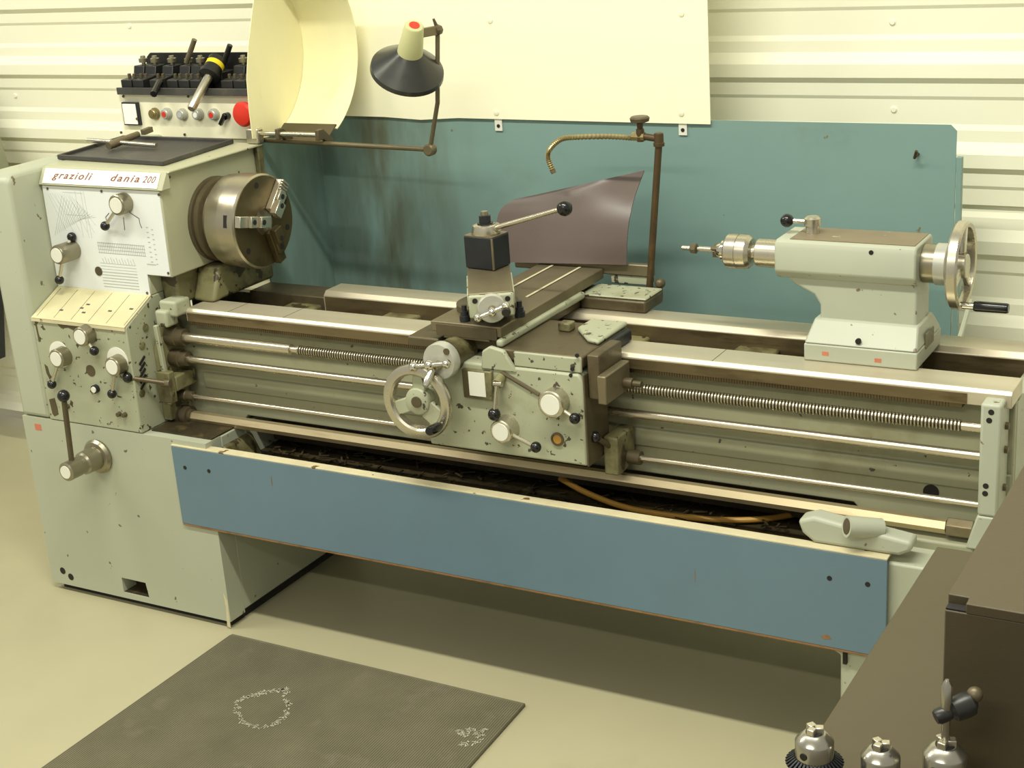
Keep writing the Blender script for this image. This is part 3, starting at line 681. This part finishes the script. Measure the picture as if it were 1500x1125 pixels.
MB().box(1.514, 1.752, .208, .40, .8405, .8775).build('base', 'tail_green', tail, bevel=.003)
for px, py, c_ in ((1209, 518, 'rust_red'), (1286, 528, 'rust_red')):
    p = at(px, py, Y=.208); MB().box(p.x-.007, p.x+.007, .2074, .2079, p.z-.004, p.z+.004).build('paint_scrape', c_, tail)
p = at(1257, 500, Y=.212); MB().revolve((p.x, .216, p.z), (0,-1,0), [(0, .006), (.006, .006)], 10).build('set_screw', 'hole_dark', tail)
p = at(1276, 370, Y=.238); MB().revolve((p.x, .2385, p.z), (0,-1,0), [(0, .005), (.001, .005)], 10).build('oil_cup', 'hole_dark', tail)
MB().box(1.752, 1.7545, .27, .33, .868, .90).build('clamp_slot', 'oily_green', tail)
MB().revolve((1.4395, YC, ZC), (-1,0,0), [(-.02, .0305), (.0, .0305), (.058, .0305), (.060, .029)], 32).build('quill', 'satin_steel', tail)
MB().revolve((1.7385, YC, ZC), X_, [(0, .040), (.026, .040)], 40).build('bearing_cap', 'brass_dark', tail)
MB().revolve((1.765, YC, ZC), X_, [(0, .043), (.022, .043), (.024, .041)], 40).build('graduated_dial', 'dial_white', tail)
MB().revolve((1.7895, YC, ZC), X_, [(0, .039), (.014, .039)], 40).build('dial_ring', 'black_steel', tail)
MB().revolve((1.804, YC, ZC), X_, [(0, .082), (-.004, .086), (0, .090), (.016, .090), (.020, .086), (.018, .078), (.002, .077), (0, .082)], 64, cap=False).build('handwheel_rim', 'satin_steel', tail)
hub = MB(); hub.revolve((1.8037, YC, ZC), X_, [(0, .026), (.022, .024)], 24)
for an in (-40, 80, 200):
    a = math.radians(an); d = V((0, math.cos(a), math.sin(a))); hub.obox(V((1.813, YC, ZC))+d*.052, (d, d.cross(X_), X_), (.028, .010, .006))
hub.build('handwheel_spokes', 'satin_steel', tail, bevel=.003)
h0 = V((1.824, YC-.028, ZC-.075))
MB().cyl(h0-X_*.004, h0+X_*.022, .0075, 12).build('handle_ferrule', 'chrome', tail)
MB().revolve(h0+X_*.0225, X_, [(0, .0095), (.004, .011), (.064, .0105), (.068, .009)], 16).build('handwheel_handle', 'black_plastic', tail)
lp = V((1.500, .310, 1.0895))
MB().revolve(lp, Z_, [(0, .015), (.016, .014), (.017, .0175), (.032, .0175), (.036, .013)], 20).build('lock_post', 'satin_steel', tail)
lb = at(1153, 323, Y=.30)
MB().cyl(lp+Z_*.024, lb, .005, 10).build('lock_rod', 'satin_steel', tail); MB().ball(lb, .0145).build('lock_ball', 'black_plastic', tail)

# --- control box behind the headstock
QY = .60
cb_ = MB().box(-.700, -.205, QY, .76, 1.05, 1.318).build('control_box', 'head_green', lathe, bevel=.004)
MB().box(-.698, -.207, QY-.003, QY-.0003, 1.196, 1.316).build('control_panel', 'label_cream', cb_)
m0, m1 = at(181, 149, Y=QY-.003), at(209, 183, Y=QY-.003)
MB().box(m0.x, m1.x, QY-.014, QY-.0032, m1.z, m0.z).build('meter_case', 'black_steel', cb_, bevel=.001)
MB().box(m0.x+.004, m1.x-.006, QY-.0155, QY-.0142, m1.z+.004, m0.z-.004).build('meter_face', 'logo_white', cb_)
p = at(201, 174, Y=QY-.015); MB().revolve((p.x, QY-.0154, p.z), (0,-1,0), [(0, .004), (.002, .004)], 10).build('meter_screw', 'slide_steel', cb_)
for i, (px, py) in enumerate(((225, 167), (243, 167), (266, 168), (289, 168), (312, 168))):
    p = at(px, py, Y=QY-.012)
    MB().revolve((p.x, QY-.003, p.z), (0,-1,0), [(0, .0175), (.004, .0175), (.005, .015), (.016, .014), (.018, .012)], 20).build('button_collar', 'brass' if i == 0 else 'dial_white', cb_)
    MB().revolve((p.x, QY-.0205, p.z), (0,-1,0), [(0, .008), (.002, .0075)], 16).build('push_button', ('brass', 'red_plastic', 'chart_ink', 'logo_white', 'red_plastic')[i], cb_)
p = at(332, 170, Y=QY-.01); MB().revolve((p.x, QY-.003, p.z), (0,-1,0), [(0, .010), (.016, .010)], 14).build('switch_boss', 'black_plastic', cb_)
MB().obox((p.x-.006, QY-.022, p.z-.008), (V((.6, 0, .8)), Y_, V((-.8, 0, .6))), (.018, .005, .005)).build('switch_lever', 'black_plastic', cb_, bevel=.001)
p = at(354, 168, Y=QY-.04); MB().revolve((p.x, QY-.003, p.z), (0,-1,0), [(0, .018), (.018, .018), (.02, .033), (.032, .035), (.040, .029), (.043, .018), (.044, .001)], 28).build('stop_button', 'red_plastic', cb_)
for px, py in ((181, 141), (276, 141), (178, 194), (271, 197)):
    p = at(px, py, Y=QY-.003); MB().revolve((p.x, QY-.0028, p.z), (0,-1,0), [(0, .004), (.003, .004)], 10).build('panel_screw', 'slide_dark', cb_)

# --- splash guard behind the bed
GY = .80
gd = MB()
gd.prism([(-.14, .60), (1.675, .60), (1.678, 1.222), (1.664, 1.236), (-.14, 1.236)], 'Y', GY, GY+.003)
sg = gd.build('splash_guard', 'teal_paint', lathe)
MB().prism([(.505, .60), (GY-.0002, .60), (GY-.0002, 1.236), (.505, 1.20)], 'X', -.143, -.140).build('guard_end', 'teal_paint', sg)
MB().box(1.6785, 1.690, GY, GY+.02, .60, 1.16).build('guard_flange', 'teal_paint', sg)
p = at(1345, 225, Y=GY); MB().tube([(p.x, GY, p.z), (p.x-.003, GY-.02, p.z-.006), (p.x+.004, GY-.03, p.z+.012)], .0035, 8).build('hook', 'rusty_pipe', sg)
MB().cyl(at(1405, 498, Y=.62), at(1422, 440, Y=.72), .006, 8).build('stay_rod', 'cab_green', sg)

# --- chuck guard swung up
gx0, gx1 = -.112, .072; gyc, gzc, gr = .487, 1.45, .25
def ga(d): a = math.radians(d); return gyc+gr*math.cos(a), gzc+gr*math.sin(a)
grid = []
for i in range(33):
    y, z = ga(-62+(62+70)*i/32); grid.append([V((x, y, z)) for x in (gx0, (gx0+gx1)/2, gx1)])
cg = MB().sheet(grid, .002).build('chuck_guard', 'guard_cream', lathe, smooth=60)
poly = [ga(-62+(62+70)*i/32) for i in range(33)] + [(.565, 1.62), (.535, 1.55), (.50, 1.46), (.478, 1.38), (.472, 1.30), (.472, 1.222), (.53, 1.215)]
MB().prism(poly, 'X', gx0-.003, gx0-.0011).build('side_plate', 'guard_cream', cg)
cpt = [V((.5, 0, 0))]
MB().obox((-.012, .568, 1.222), (X_, V((0, .83, .56)).normalized(), V((0, -.56, .83)).normalized()), (.088, .036, .002)).build('hinge_plate', 'slide_dark', cg)
MB().cyl((-.128, .500, 1.232), (.085, .500, 1.232), .0065, 14).build('hinge_rod', 'satin_steel', cg)
for x in (-.045, .088):
    MB().prism([(.49, 1.218), (.512, 1.218), (.545, 1.196), (.556, 1.21), (.515, 1.246), (.49, 1.246)], 'X', x-.006, x+.006).build('hinge_lug', 'slide_dark', cg, bevel=.002)
MB().box(-.150, -.108, .488, .514, 1.2045, 1.246).build('hinge_block', 'satin_steel', cg, bevel=.004)
MB().prism([(.49, 1.08), (.505, 1.08), (.514, 1.2042), (.488, 1.2042)], 'X', XR+.001, XR+.018).build('hinge_bracket', 'oily_green', cg, bevel=.003)

# --- chip shield on the cross slide (bent dark sheet)
Lc = [at(733, 384, Y=.530), at(727, 350, Y=.532), at(729, 318, Y=.540), at(738, 302, Y=.550), at(754, 292, Y=.562)]
Rc = [at(918, 388, Y=.535), at(918.5, 358, Y=.540), at(922, 322, Y=.560), at(931, 285, Y=.600), at(944, 250, Y=.655)]
Lc, Rc = bezier(Lc, 5), bezier(Rc, 5)
shield_grid = []
for i in range(17):
    u = i/16
    shield_grid.append([Lc[j].lerp(Rc[j], u) + V((0, .02*math.sin(math.pi*j/20)*math.sin(math.pi*u), 0)) for j in range(21)])
sh = MB().sheet(shield_grid, .0025).build('chip_shield', 'shield_brown', lathe, smooth=60)

# --- coolant pipe
pb = at(951, 420, Y=.55); pt = at(965, 212, Y=.55)
cpo = MB().cyl(pb-Z_*.01, pt, .0085, 16).build('coolant_pipe', 'rusty_pipe', lathe)
MB().box(pb.x-.012, pb.x+.03, .532, .566, pb.z-.03, pb.z-.002).build('pipe_clamp', 'oily_green', cpo, bevel=.003)
kn = at(967, 415, Y=.54); MB().ball(kn, .013).build('clamp_screw', 'slide_dark', cpo)
el = at(965, 203, Y=.55)
MB().revolve(el-Z_*.018, Z_, [(0, .013), (.008, .0135), (.009, .0115), (.03, .0115), (.032, .009)], 12).build('elbow', 'rusty_pipe', cpo)
v0 = at(938, 200, Y=.55)
MB().cyl(el-X_*.004, v0+X_*.012, .0085, 12).build('pipe_nipple', 'rusty_pipe', cpo)
MB().cyl(v0-X_*.02, v0+X_*.012, .0105, 8).build('valve_body', 'brass', cpo)
MB().revolve(v0-Z_*.012, Z_, [(0, .008), (.012, .0105), (.03, .0095), (.032, .007), (.044, .008)], 14).build('valve_stem', 'rusty_pipe', cpo)
MB().revolve(v0+Z_*.032, Z_, [(0, .010), (.004, .022), (.012, .024), (.016, .020)], 20).build('valve_knob', 'slide_dark', cpo)
path = bezier([at(926, 202, Y=.55), at(890, 200, Y=.55), at(845, 201, Y=.55), at(822, 204, Y=.55), at(806, 218, Y=.55), at(803, 232, Y=.55), at(811, 253, Y=.55)], 16)
MB().tube(path, .0065, 10, rfun=lambda i: .0072 if i % 2 else .0052).build('gooseneck', 'brass', cpo, smooth=20)
MB().cyl(path[-5], path[-1]+(path[-1]-path[-5])*.25, .0072, 12, .006).build('nozzle', 'slide_steel', cpo)

# ------------------------------------------------------------------ work lamp
j0 = at(400, 208, Y=.50); jn = at(630, 219, Y=.50); jm = at(641, 150, Y=.50); jt = at(641, 44, Y=.50)
lamp = thing('work_lamp', 'black shaded work lamp with cream socket on a thin bent arm', 'lamp', (-.112, .50, 1.2045))
def LB(m, name, mt, **k): return m.build(name, mt, lamp, **k)
st = V((-.100, .53, 1.205))
st = V((-.126, .527, jn.z+.006))
LB(MB().tube([st, V((jn.x, .50, jn.z))], .0062, 12), 'lower_arm', 'lamp_arm')
LB(MB().box(st.x-.016, st.x+.01, .512, .540, 1.2038, st.z+.012), 'arm_clamp', 'satin_steel', bevel=.003)
LB(MB().revolve(jn-Y_*.012, Y_, [(0, .012), (.004, .016), (.02, .016), (.024, .012)], 16), 'elbow_joint', 'lamp_arm')
LB(MB().tube(bezier([jn, jn+(jm-jn)*.9, jm, jm+(jt-jm)*.1, jt], 6), .0058, 10), 'upper_arm', 'lamp_arm')
axl = V((-.46, .34, -.82)).normalized(); n0 = at(607, 37, Y=.40)
LB(MB().revolve(n0, axl, [(0, .012), (.001, .021), (.004, .0235), (.085, .032), (.087, .030)], 28), 'socket_cover', 'lamp_cream')
LB(MB().revolve(n0-axl*.0012, axl, [(0, .013), (.003, .013)], 16), 'lamp_switch', 'red_plastic')
so_ = n0+axl*.080
LB(MB().revolve(so_, axl, [(0, .030), (.010, .040), (.048, .086), (.052, .0905), (.064, .092), (.0645, .089), (.053, .0875), (.048, .083), (.010, .037), (.001, .028)], 48, cap=False), 'lamp_shade', 'lamp_black')
LB(MB().revolve(so_+axl*.002, axl, [(0, .018), (.02, .02), (.045, .026), (.055, .015), (.058, .001)], 20), 'light_bulb', 'cap_white')
kj = n0+axl*.028
bd = (jt-kj); bl = bd.length; bd.normalize(); bs_ = bd.cross(Z_).normalized()
LB(MB().obox((kj+jt)*.5, (bd, bs_, bs_.cross(bd)), (bl*.5, .006, .011)), 'lamp_bracket', 'lamp_arm', bevel=.002)
LB(MB().revolve(jt-Y_*.012, Y_, [(0, .008), (.006, .013), (.018, .013), (.024, .008)], 8), 'tilt_knob', 'slide_dark')
LB(MB().cyl(jt+V((0, 0, .004)), jt+V((-.003, -.01, .028)), .0055, 8, .003), 'tilt_screw', 'slide_dark')

# ------------------------------------------------------------------ cream sheet on the wall behind the guard
wp = MB().box(.0, 0, 0, 0, 0, 0)
shx1 = at(1041, 180, Y=GY-.006).x
base = (.4, GY-.008, 1.224)
sheet_o = MB().prism([(-.16, 1.232), (.10, 1.230), (.22, 1.224), (.34, 1.231), (.7, 1.229), (shx1, 1.2275), (shx1, 2.2), (-.16, 2.2)], 'Y', GY-.008, GY-.005).build('wall_sheet', 'sheet_cream', base=base)
tag(sheet_o, 'plain cream sheet hung up behind the lathe above the teal guard', 'panel')
for px, py in ((730, 184), (1000, 190)):
    p = at(px, py, Y=GY-.005); t2 = MB().box(p.x-.011, p.x+.011, GY-.0045, GY-.001, p.z-.014, p.z+.03).build('hanging_tab', 'cap_white', sheet_o)
    MB().revolve((p.x, GY-.0043, p.z-.001), (0,-1,0), [(0, .005), (.0014, .005)], 12).build('tab_hole', 'hole_dark', sheet_o)
for px, py in ((727, 165), (998, 166), (718, 30), (998, 20)):
    p = at(px, py, Y=GY-.008); MB().revolve((p.x, GY-.0078, p.z), (0,-1,0), [(0, .008), (.002, .0075), (.003, .004)], 14).build('sheet_screw', 'label_cream', sheet_o)

# ------------------------------------------------------------------ tray and chuck key on the headstock
TZ = 1.204
quad = [(-.570, .212), (-.178, .186), (-.203, .488), (-.600, .492)]
tb = (-.39, .34, TZ)
tro = thing('rubber_tray', 'flat black rimmed tray lying on the headstock', 'tray', tb)
MB().prism(quad, 'Z', TZ, TZ+.004).build('tray_base', 'tray_black', tro)
cq = V((sum(q[0] for q in quad)/4, sum(q[1] for q in quad)/4, 0))
for i in range(4):
    a_, b_ = V(quad[i]+(0,)), V(quad[(i+1) % 4]+(0,)); d = (b_-a_).normalized(); nn = V((d.y, -d.x, 0))
    nn = nn if nn.dot((a_+b_)*.5-cq) > 0 else -nn
    MB().obox((a_+b_)*.5+nn*.002+Z_*(TZ+.0065), (d, nn, Z_), ((b_-a_).length/2+.004, .004, .0062)).build('tray_rim', 'tray_black', tro, bevel=.002)
k0, k1 = at(128, 205, Z=TZ+.025), at(229, 213, Z=TZ+.016)
kc = at(166, 211, Z=TZ+.020); kt = at(209, 194, Z=TZ+.030)
key = thing('chuck_key', 'worn steel T-handle chuck key lying on the black tray', 'wrench', (kc.x, kc.y, TZ+.0045))
MB().cyl(k0, k1, .0062, 12).build('tee_bar', 'satin_steel', key)
dk = (kt-kc).normalized()
MB().revolve(kc-dk*.02, dk, [(0, .010), (.02, .0115), (.045, .0115), (.07, .010), ((kt-kc).length-.0, .009)], 16).build('key_shank', 'slide_steel', key)
MB().obox(kt+dk*.018, (dk, dk.cross(Z_).normalized(), dk.cross(Z_).normalized().cross(dk)), (.018, .0075, .0075)).build('square_end', 'slide_steel', key, bevel=.001)

# ------------------------------------------------------------------ tool rack with quick-change holders
RZ = 1.3185
rack = thing('tool_rack', 'black steel tool rack on top of the control box', 'rack', (-.46, .66, RZ))
MB().box(-.686, -.20, .585, .73, RZ, RZ+.006).build('rack_shelf', 'tool_black', rack, bevel=.001)
MB().box(-.686, -.20, .579, .5848, RZ, RZ+.020).build('front_lip', 'tray_black', rack, bevel=.001)
MB().prism([(-.70, RZ+.0062), (-.20, RZ+.0062), (-.20, RZ+.100), (-.675, RZ+.100), (-.69, RZ+.088), (-.70, RZ+.05)], 'Y', .728, .734).build('back_plate', 'tool_black', rack)
def holder(px, w_, bit=None, tall=0, label=''):
    c_ = at(px, 118, Y=.60); x = c_.x
    z0 = RZ+.0065
    t = thing('tool_holder', label, 'tool holder', (x, .65, z0), 'quick-change holders on the tool rack')
    MB().prism([(.592, z0), (.70, z0), (.70, z0+.066), (.655, z0+.066), (.648, z0+.040), (.592, z0+.034)], 'X', x-w_/2, x+w_/2).build('holder_body', 'tool_black', t, bevel=.002)
    MB().revolve((x, .676, z0+.0662), Z_, [(0, .006), (.006, .006), (.007, .013), (.018, .0135), (.020, .008), (.026, .007)], 14).build('height_nut', 'brass_dark', t)
    for k_ in (-1, 1):
        MB().revolve((x+k_*w_*.24, .620, z0+.0335), Z_, [(0, .005), (.014, .005), (.015, .004)], 8).build('clamp_screw', 'slide_dark', t)
    if bit:
        a_, b_, r_, mt = bit; MB().cyl(a_, b_, r_, 10).build('tool_bit', mt, t)
    return t
W = .040
holder(187, W, label='black tool holder at the far left end of the rack')
holder(204, W, label='black tool holder second from the left end of the rack')
holder(229, W, (at(234, 120, Y=.60), at(225, 138, Y=.545), .010, 'black_plastic'), label='black tool holder with a short round black bar sticking out forwards')
holder(254, W*.95, label='black tool holder fourth from the left end of the rack')
holder(271, W*.95, (at(273, 92, Y=.665), at(285, 58, Y=.665), .0075, 'slide_steel'), label='black tool holder with a steel bar slanting up above the rack')
holder(288, W*.95, label='black tool holder just left of the yellow-banded boring tool')
holder(334, W, (at(328, 92, Y=.70), at(337, 66, Y=.70), .008, 'tool_black'), label='black tool holder with a dark bar slanting up, right of the yellow-banded tool')
holder(352, W, label='black tool holder beside the raised chuck guard')
q0, q1 = at(320, 86, Y=.655), at(280, 160, Y=.505)
dv = (q1-q0); Lq = dv.length; dn = dv.normalized()
zb = RZ+.0065
bt = thing('boring_tool', 'dark cylindrical boring holder with a yellow band and bright round shank', 'boring tool', (q0.x, .66, zb))
MB().revolve(q0, dn, [(0, .020), (.004, .026), (.05, .026), (.052, .030), (.066, .030), (.068, .022), (.07, .018)], 24).build('holder_head', 'tool_black', bt)
MB().revolve(q0+dn*.020, dn, [(0, .0264), (.015, .0264)], 24).build('yellow_band', 'yellow_band', bt)
MB().revolve(q0+dn*.0705, dn, [(0, .0125), (Lq-.075, .0125), (Lq-.0705, .010)], 20).build('shank', 'satin_steel', bt)
MB().box(q0.x-.016, q0.x+.016, .64, .70, zb, zb+.05).build('holder_body', 'tool_black', bt, bevel=.003)

# ------------------------------------------------------------------ drill chuck in the tailstock
dc = thing('drill_chuck', 'steel drill chuck with centre drill held in the tailstock quill', 'drill chuck', (1.378, YC, ZC))
MB().revolve((1.3785, YC, ZC), (-1,0,0), [(0, .016), (.010, .016), (.012, .030), (.020, .037), (.040, .038), (.0405, .0365), (.042, .0365), (.0425, .038), (.066, .0375), (.070, .033)], 36).build('chuck_sleeve', 'satin_steel', dc)
MB().revolve((1.3083, YC, ZC), (-1,0,0), [(0, .0225), (.010, .0225), (.011, .019), (.020, .016), (.026, .010)], 24).build('chuck_nose', 'chrome', dc)
for an in (30, 150, 270):
    a = math.radians(an); q = V((1.287, YC+.010*math.cos(a), ZC+.010*math.sin(a)))
    MB().obox(q, (X_, V((0, math.cos(a), math.sin(a))), V((0, -math.sin(a), math.cos(a)))), (.012, .006, .004)).build('jaw', 'slide_dark', dc, bevel=.001)
MB().revolve((1.285, YC, ZC), (-1,0,0), [(0, .006), (.042, .006), (.043, .004), (.046, .004)], 12).build('centre_drill', 'satin_steel', dc)
MB().revolve((1.239, YC, ZC), (-1,0,0), [(0, .006), (.003, .0115), (.014, .0115), (.018, .006)], 8).build('knurled_nut', 'slide_dark', dc)
MB().revolve((1.2208, YC, ZC), (-1,0,0), [(0, .005), (.018, .005), (.022, .002)], 10).build('pilot_tip', 'satin_steel', dc)

# ------------------------------------------------------------------ loose casting and hose in the chip tray
la = at(1205, 770, Y=.03); lb_ = at(1366, 800, Y=.03)
lz = .5170
fr = thing('loose_casting', 'cream painted casting with a round tube lying on the chip tray edge', 'casting', (1.66, .04, lz))
MB().prism([(1.565, lz+.045), (1.575, lz+.018), (1.60, lz), (1.775, lz), (1.80, lz+.014), (1.80, lz+.034), (1.70, lz+.046), (1.66, lz+.05), (1.60, lz+.058)], 'Y', .012, .06).build('casting_body', 'tail_green', fr, bevel=.008, seg=3)
tcp = at(1240, 771, Y=-.012)
MB().revolve((tcp.x, -.012, tcp.z), V((.75, .62, -.2)), [(0, .022), (.075, .02)], 24).build('casting_tube', 'tail_green', fr)
MB().revolve(V((tcp.x, -.0125, tcp.z)), V((.75, .62, -.2)), [(0, .0165), (.004, .017)], 20).build('tube_bore', 'slide_dark', fr)
hp = bezier([at(820, 700, Z=.50), at(860, 722, Z=.475), at(920, 744, Z=.455), at(1000, 757, Z=.449), at(1080, 762, Z=.447), at(1150, 756, Z=.45), at(1195, 742, Z=.46)], 10)
hs_ = MB().tube(hp, .007, 10).build('coolant_hose', 'hose_yellow', base=tuple(hp[30])); tag(hs_, 'thin amber hose curving through the dark chip tray', 'hose')

# ------------------------------------------------------------------ floor mat
m0, m1 = at(340, 928, Z=.008), at(770, 1030, Z=.008)
m2 = at(60, 1125, Z=.008); m3 = at(685, 1125, Z=.008)
dl = (m2-m0).normalized(); dr = (m3-m1).normalized()
A, B_, C_, D_ = m0, m1, m1+dr*1.1, m0+dl*1.1
mo = thing('floor_mat', 'dark grey ribbed rubber mat on the floor in front of the lathe', 'mat', ((m0+m1)*.5)[:2] + (0,))
MB().prism([(A.x, A.y), (D_.x, D_.y), (C_.x, C_.y), (B_.x, B_.y)], 'Z', .0005, .0085).build('mat_body', 'mat_rubber', mo, bevel=.003)
rm = MB(); nr = 150
for i in range(nr):
    u = (i+.5)/nr; p0 = A.lerp(B_, u); p1 = D_.lerp(C_, u); c_ = (p0+p1)*.5; c_.z = .0089; d = (p1-p0); d.z = 0; l = d.length; d.normalize()
    rm.obox(c_, (d, d.cross(Z_), Z_), (l/2-.01, .0016, .0006))
ro = rm.build('rib_field', 'mat_rubber', mo, smooth=0); ro['kind'] = 'stuff'
ck_ = MB()
def chalkline(pts, w_):
    for i in range(len(pts)-1):
        for k_ in range(16):
            t = random.random(); p = V(pts[i]).lerp(V(pts[i+1]), t)+V((random.uniform(-1,1)*w_, random.uniform(-1,1)*w_, 0))
            a = random.uniform(0, 3.1); d = V((math.cos(a), math.sin(a), 0)); ck_.obox((p.x, p.y, .0101), (d, d.cross(Z_), Z_), (random.uniform(.002, .006), random.uniform(.0006, .0016), .0003))
loop = [(345, 1030), (362, 1020), (385, 1014), (405, 1012), (422, 1010), (415, 1020), (424, 1032), (418, 1048), (405, 1060), (385, 1066), (362, 1062), (350, 1050), (346, 1032)]
chalkline([at(*q, Z=.0095) for q in loop], .007); chalkline([at(*q, Z=.0095) for q in ((365, 1021), (395, 1013), (420, 1012))], .008)
chalkline([at(*q, Z=.0095) for q in ((670, 1070), (680, 1078), (690, 1068), (700, 1076), (708, 1070), (700, 1088), (675, 1090))], .008)
co = ck_.build('pale_scuff', 'chalk', mo, smooth=0); co['kind'] = 'stuff'

# ------------------------------------------------------------------ brown bench, box and drill chucks in the foreground
BZ, BX = .90, 2.026
bn = thing('brown_bench', 'brown painted steel bench in the right foreground', 'bench', (2.4, -1.3, 0))
MB().box(BX, 3.0, -1.9, -.705, BZ-.025, BZ).build('bench_top', 'bench_brown', bn, bevel=.002)
MB().box(BX+.03, 2.97, -1.87, -.735, .05, BZ-.0252).build('bench_body', 'bench_brown', bn, bevel=.002)
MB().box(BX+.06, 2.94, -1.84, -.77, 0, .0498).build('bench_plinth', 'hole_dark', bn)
fl = at(1384, 878, Z=1.108); bx0, by0, bz1 = fl.x, fl.y, 1.108
bxo = thing('brown_box', 'dark brown sheet steel box standing on the brown bench', 'box', (bx0+.2, by0+.3, BZ))
MB().box(bx0, bx0+.42, by0, by0+.52, BZ+.0005, bz1-.012).build('box_body', 'bench_brown', bxo, bevel=.0015)
MB().prism([(bx0+.022, by0-.0015), (bx0+.42, by0-.0015), (bx0+.42, by0+.52), (bx0, by0+.52), (bx0, by0+.014), (bx0+.022, by0+.014)], 'Z', bz1-.0118, bz1).build('box_lid', 'bench_brown', bxo, bevel=.0012)
MB().box(bx0+.001, bx0+.0215, by0+.001, by0+.0135, bz1-.0118, bz1-.010).build('corner_gap', 'hole_dark', bxo)
def upright_chuck(px, py, zt, r, label, gear, dz=0):
    p = at(px, py, Z=zt); c_ = V((p.x, p.y, 0)); zb_ = BZ+.0005
    t = thing('drill_chuck', label, 'drill chuck', (p.x, p.y, zb_), 'spare drill chucks standing on the bench')
    k_ = r/.0215
    zs = zt-.007
    MB().revolve(c_+Z_*zs, -Z_, [(0, .0100*k_), (.001, .0130*k_), (.009, r*.96), (.0105, r), (.036, r), (.037, r*.96)], 32).build('chuck_sleeve', 'tool_steel', t)
    MB().revolve(c_+Z_*(zs-.0375), -Z_, [(0, r*1.02), (.016, r*1.08), (.020, r*.9), (zs-.0375-zb_, r*.85)], 32).build('chuck_body', 'tool_steel', t)
    for an in (20, 140, 260):
        a = math.radians(an); d = V((math.cos(a), math.sin(a), 0)); q = c_+d*(.0058*k_)
        MB().obox(q+Z_*(zt-.008), (d, d.cross(Z_), Z_), (.0046*k_, .0044*k_, .008)).build('jaw', 'satin_steel', t, bevel=.001)
    MB().revolve(c_+Z_*(zs+.0003), Z_, [(0, .0098*k_), (.0006, .0098*k_)], 20).build('nose_recess', 'hole_dark', t)
    a = math.radians(-105); q = c_+V((math.cos(a), math.sin(a), 0))*(r*.99)+Z_*(zs-.020)
    MB().revolve(q, (math.cos(a), math.sin(a), 0), [(0, .0042), (.0012, .0042)], 12).build('key_hole', 'hole_dark', t)
    if gear:
        MB().revolve(c_+Z_*(zs-.030), -Z_, [(0, r*1.02), (.010, r*1.22), (.026, r*1.24), (.03, r*1.1)], 36).build('gear_ring', 'black_steel', t)
        for i in range(36):
            a = 2*math.pi*i/36; d = V((math.cos(a), math.sin(a), 0)); ax2 = (d*.6+Z_*.8).normalized(); sd_ = d.cross(Z_).normalized()
            MB().obox(c_+d*(r*1.16)+Z_*(zs-.035), (ax2, sd_, ax2.cross(sd_)), (.004, .0011, .006)).build('gear_tooth', 'black_steel', t, smooth=0)
    return t, c_
upright_chuck(1193, 1064, .985, .0205, 'keyed drill chuck with black toothed ring, leftmost on the bench', True)
upright_chuck(1290, 1086, .975, .0205, 'smallest plain drill chuck, between the other two on the bench', False)
t3, c3 = upright_chuck(1385, 1082, .985, .0225, 'drill chuck clamping an upright steel rod, beside the brown box', False)
rz1 = .985
rod_top = V((c3.x, c3.y, at(1384, 995, Y=c3.y).z))
tl_ = thing('tommy_rod', 'upright steel rod with dark cross knob gripped in the right drill chuck', 'tool', (c3.x, c3.y, rz1-.012))
MB().revolve((c3.x, c3.y, rz1-.012), Z_, [(0, .0045), (.045, .0045), (.046, .0058), (rod_top.z-rz1+.006, .0058), (rod_top.z-rz1+.012, .002)], 16).build('rod', 'tool_steel', tl_)
kx = V((c3.x, c3.y, rz1+.030))
dk = V((.75, .62, .28)).normalized()
MB().revolve(kx-dk*.012, dk, [(0, .007), (.003, .0085), (.012, .0085), (.016, .0075), (.020, .0125), (.034, .0135), (.040, .0125), (.045, .006)], 16).build('cross_knob', 'tool_black', tl_)
MB().ball(kx+dk*.032+Z_*.0075, .0085).build('knob_screw', 'slide_dark', tl_)

# ------------------------------------------------------------------ grey hood at the far left
gh = thing('grey_hood', 'grey-green sloping machine hood at the left edge behind the gear cover', 'machine', (-2.45, .75, 0))
g0_, g1_, g2_ = at(0, 196, Y=.88), at(16, 248, Y=.88), at(11, 330, Y=.88)
g3_, g4_ = at(6, 440, Y=.88), at(9, 523, Y=.88)
MB().prism([(-2.7, g2_.z), (g2_.x, g2_.z), (g1_.x, g1_.z), (g0_.x, g0_.z), (g0_.x-.3, g0_.z+.35), (-2.7, g0_.z+.35)], 'Y', .62, .88).build('hood_body', 'grey_hood', gh, bevel=.006)
MB().prism([(-2.7, g4_.z), (g4_.x, g4_.z), (g3_.x, g3_.z), (g3_.x, g2_.z-.001), (-2.7, g2_.z-.001)], 'Y', .70, .88).build('hood_base', 'black_steel', gh, bevel=.004)
MB().box(-2.7, -2.2, .70, .88, 0, g4_.z-.001).build('hood_stand', 'black_steel', gh, bevel=.004)

for o_ in list(bpy.data.objects):
    if '_b' in o_: del o_['_b']
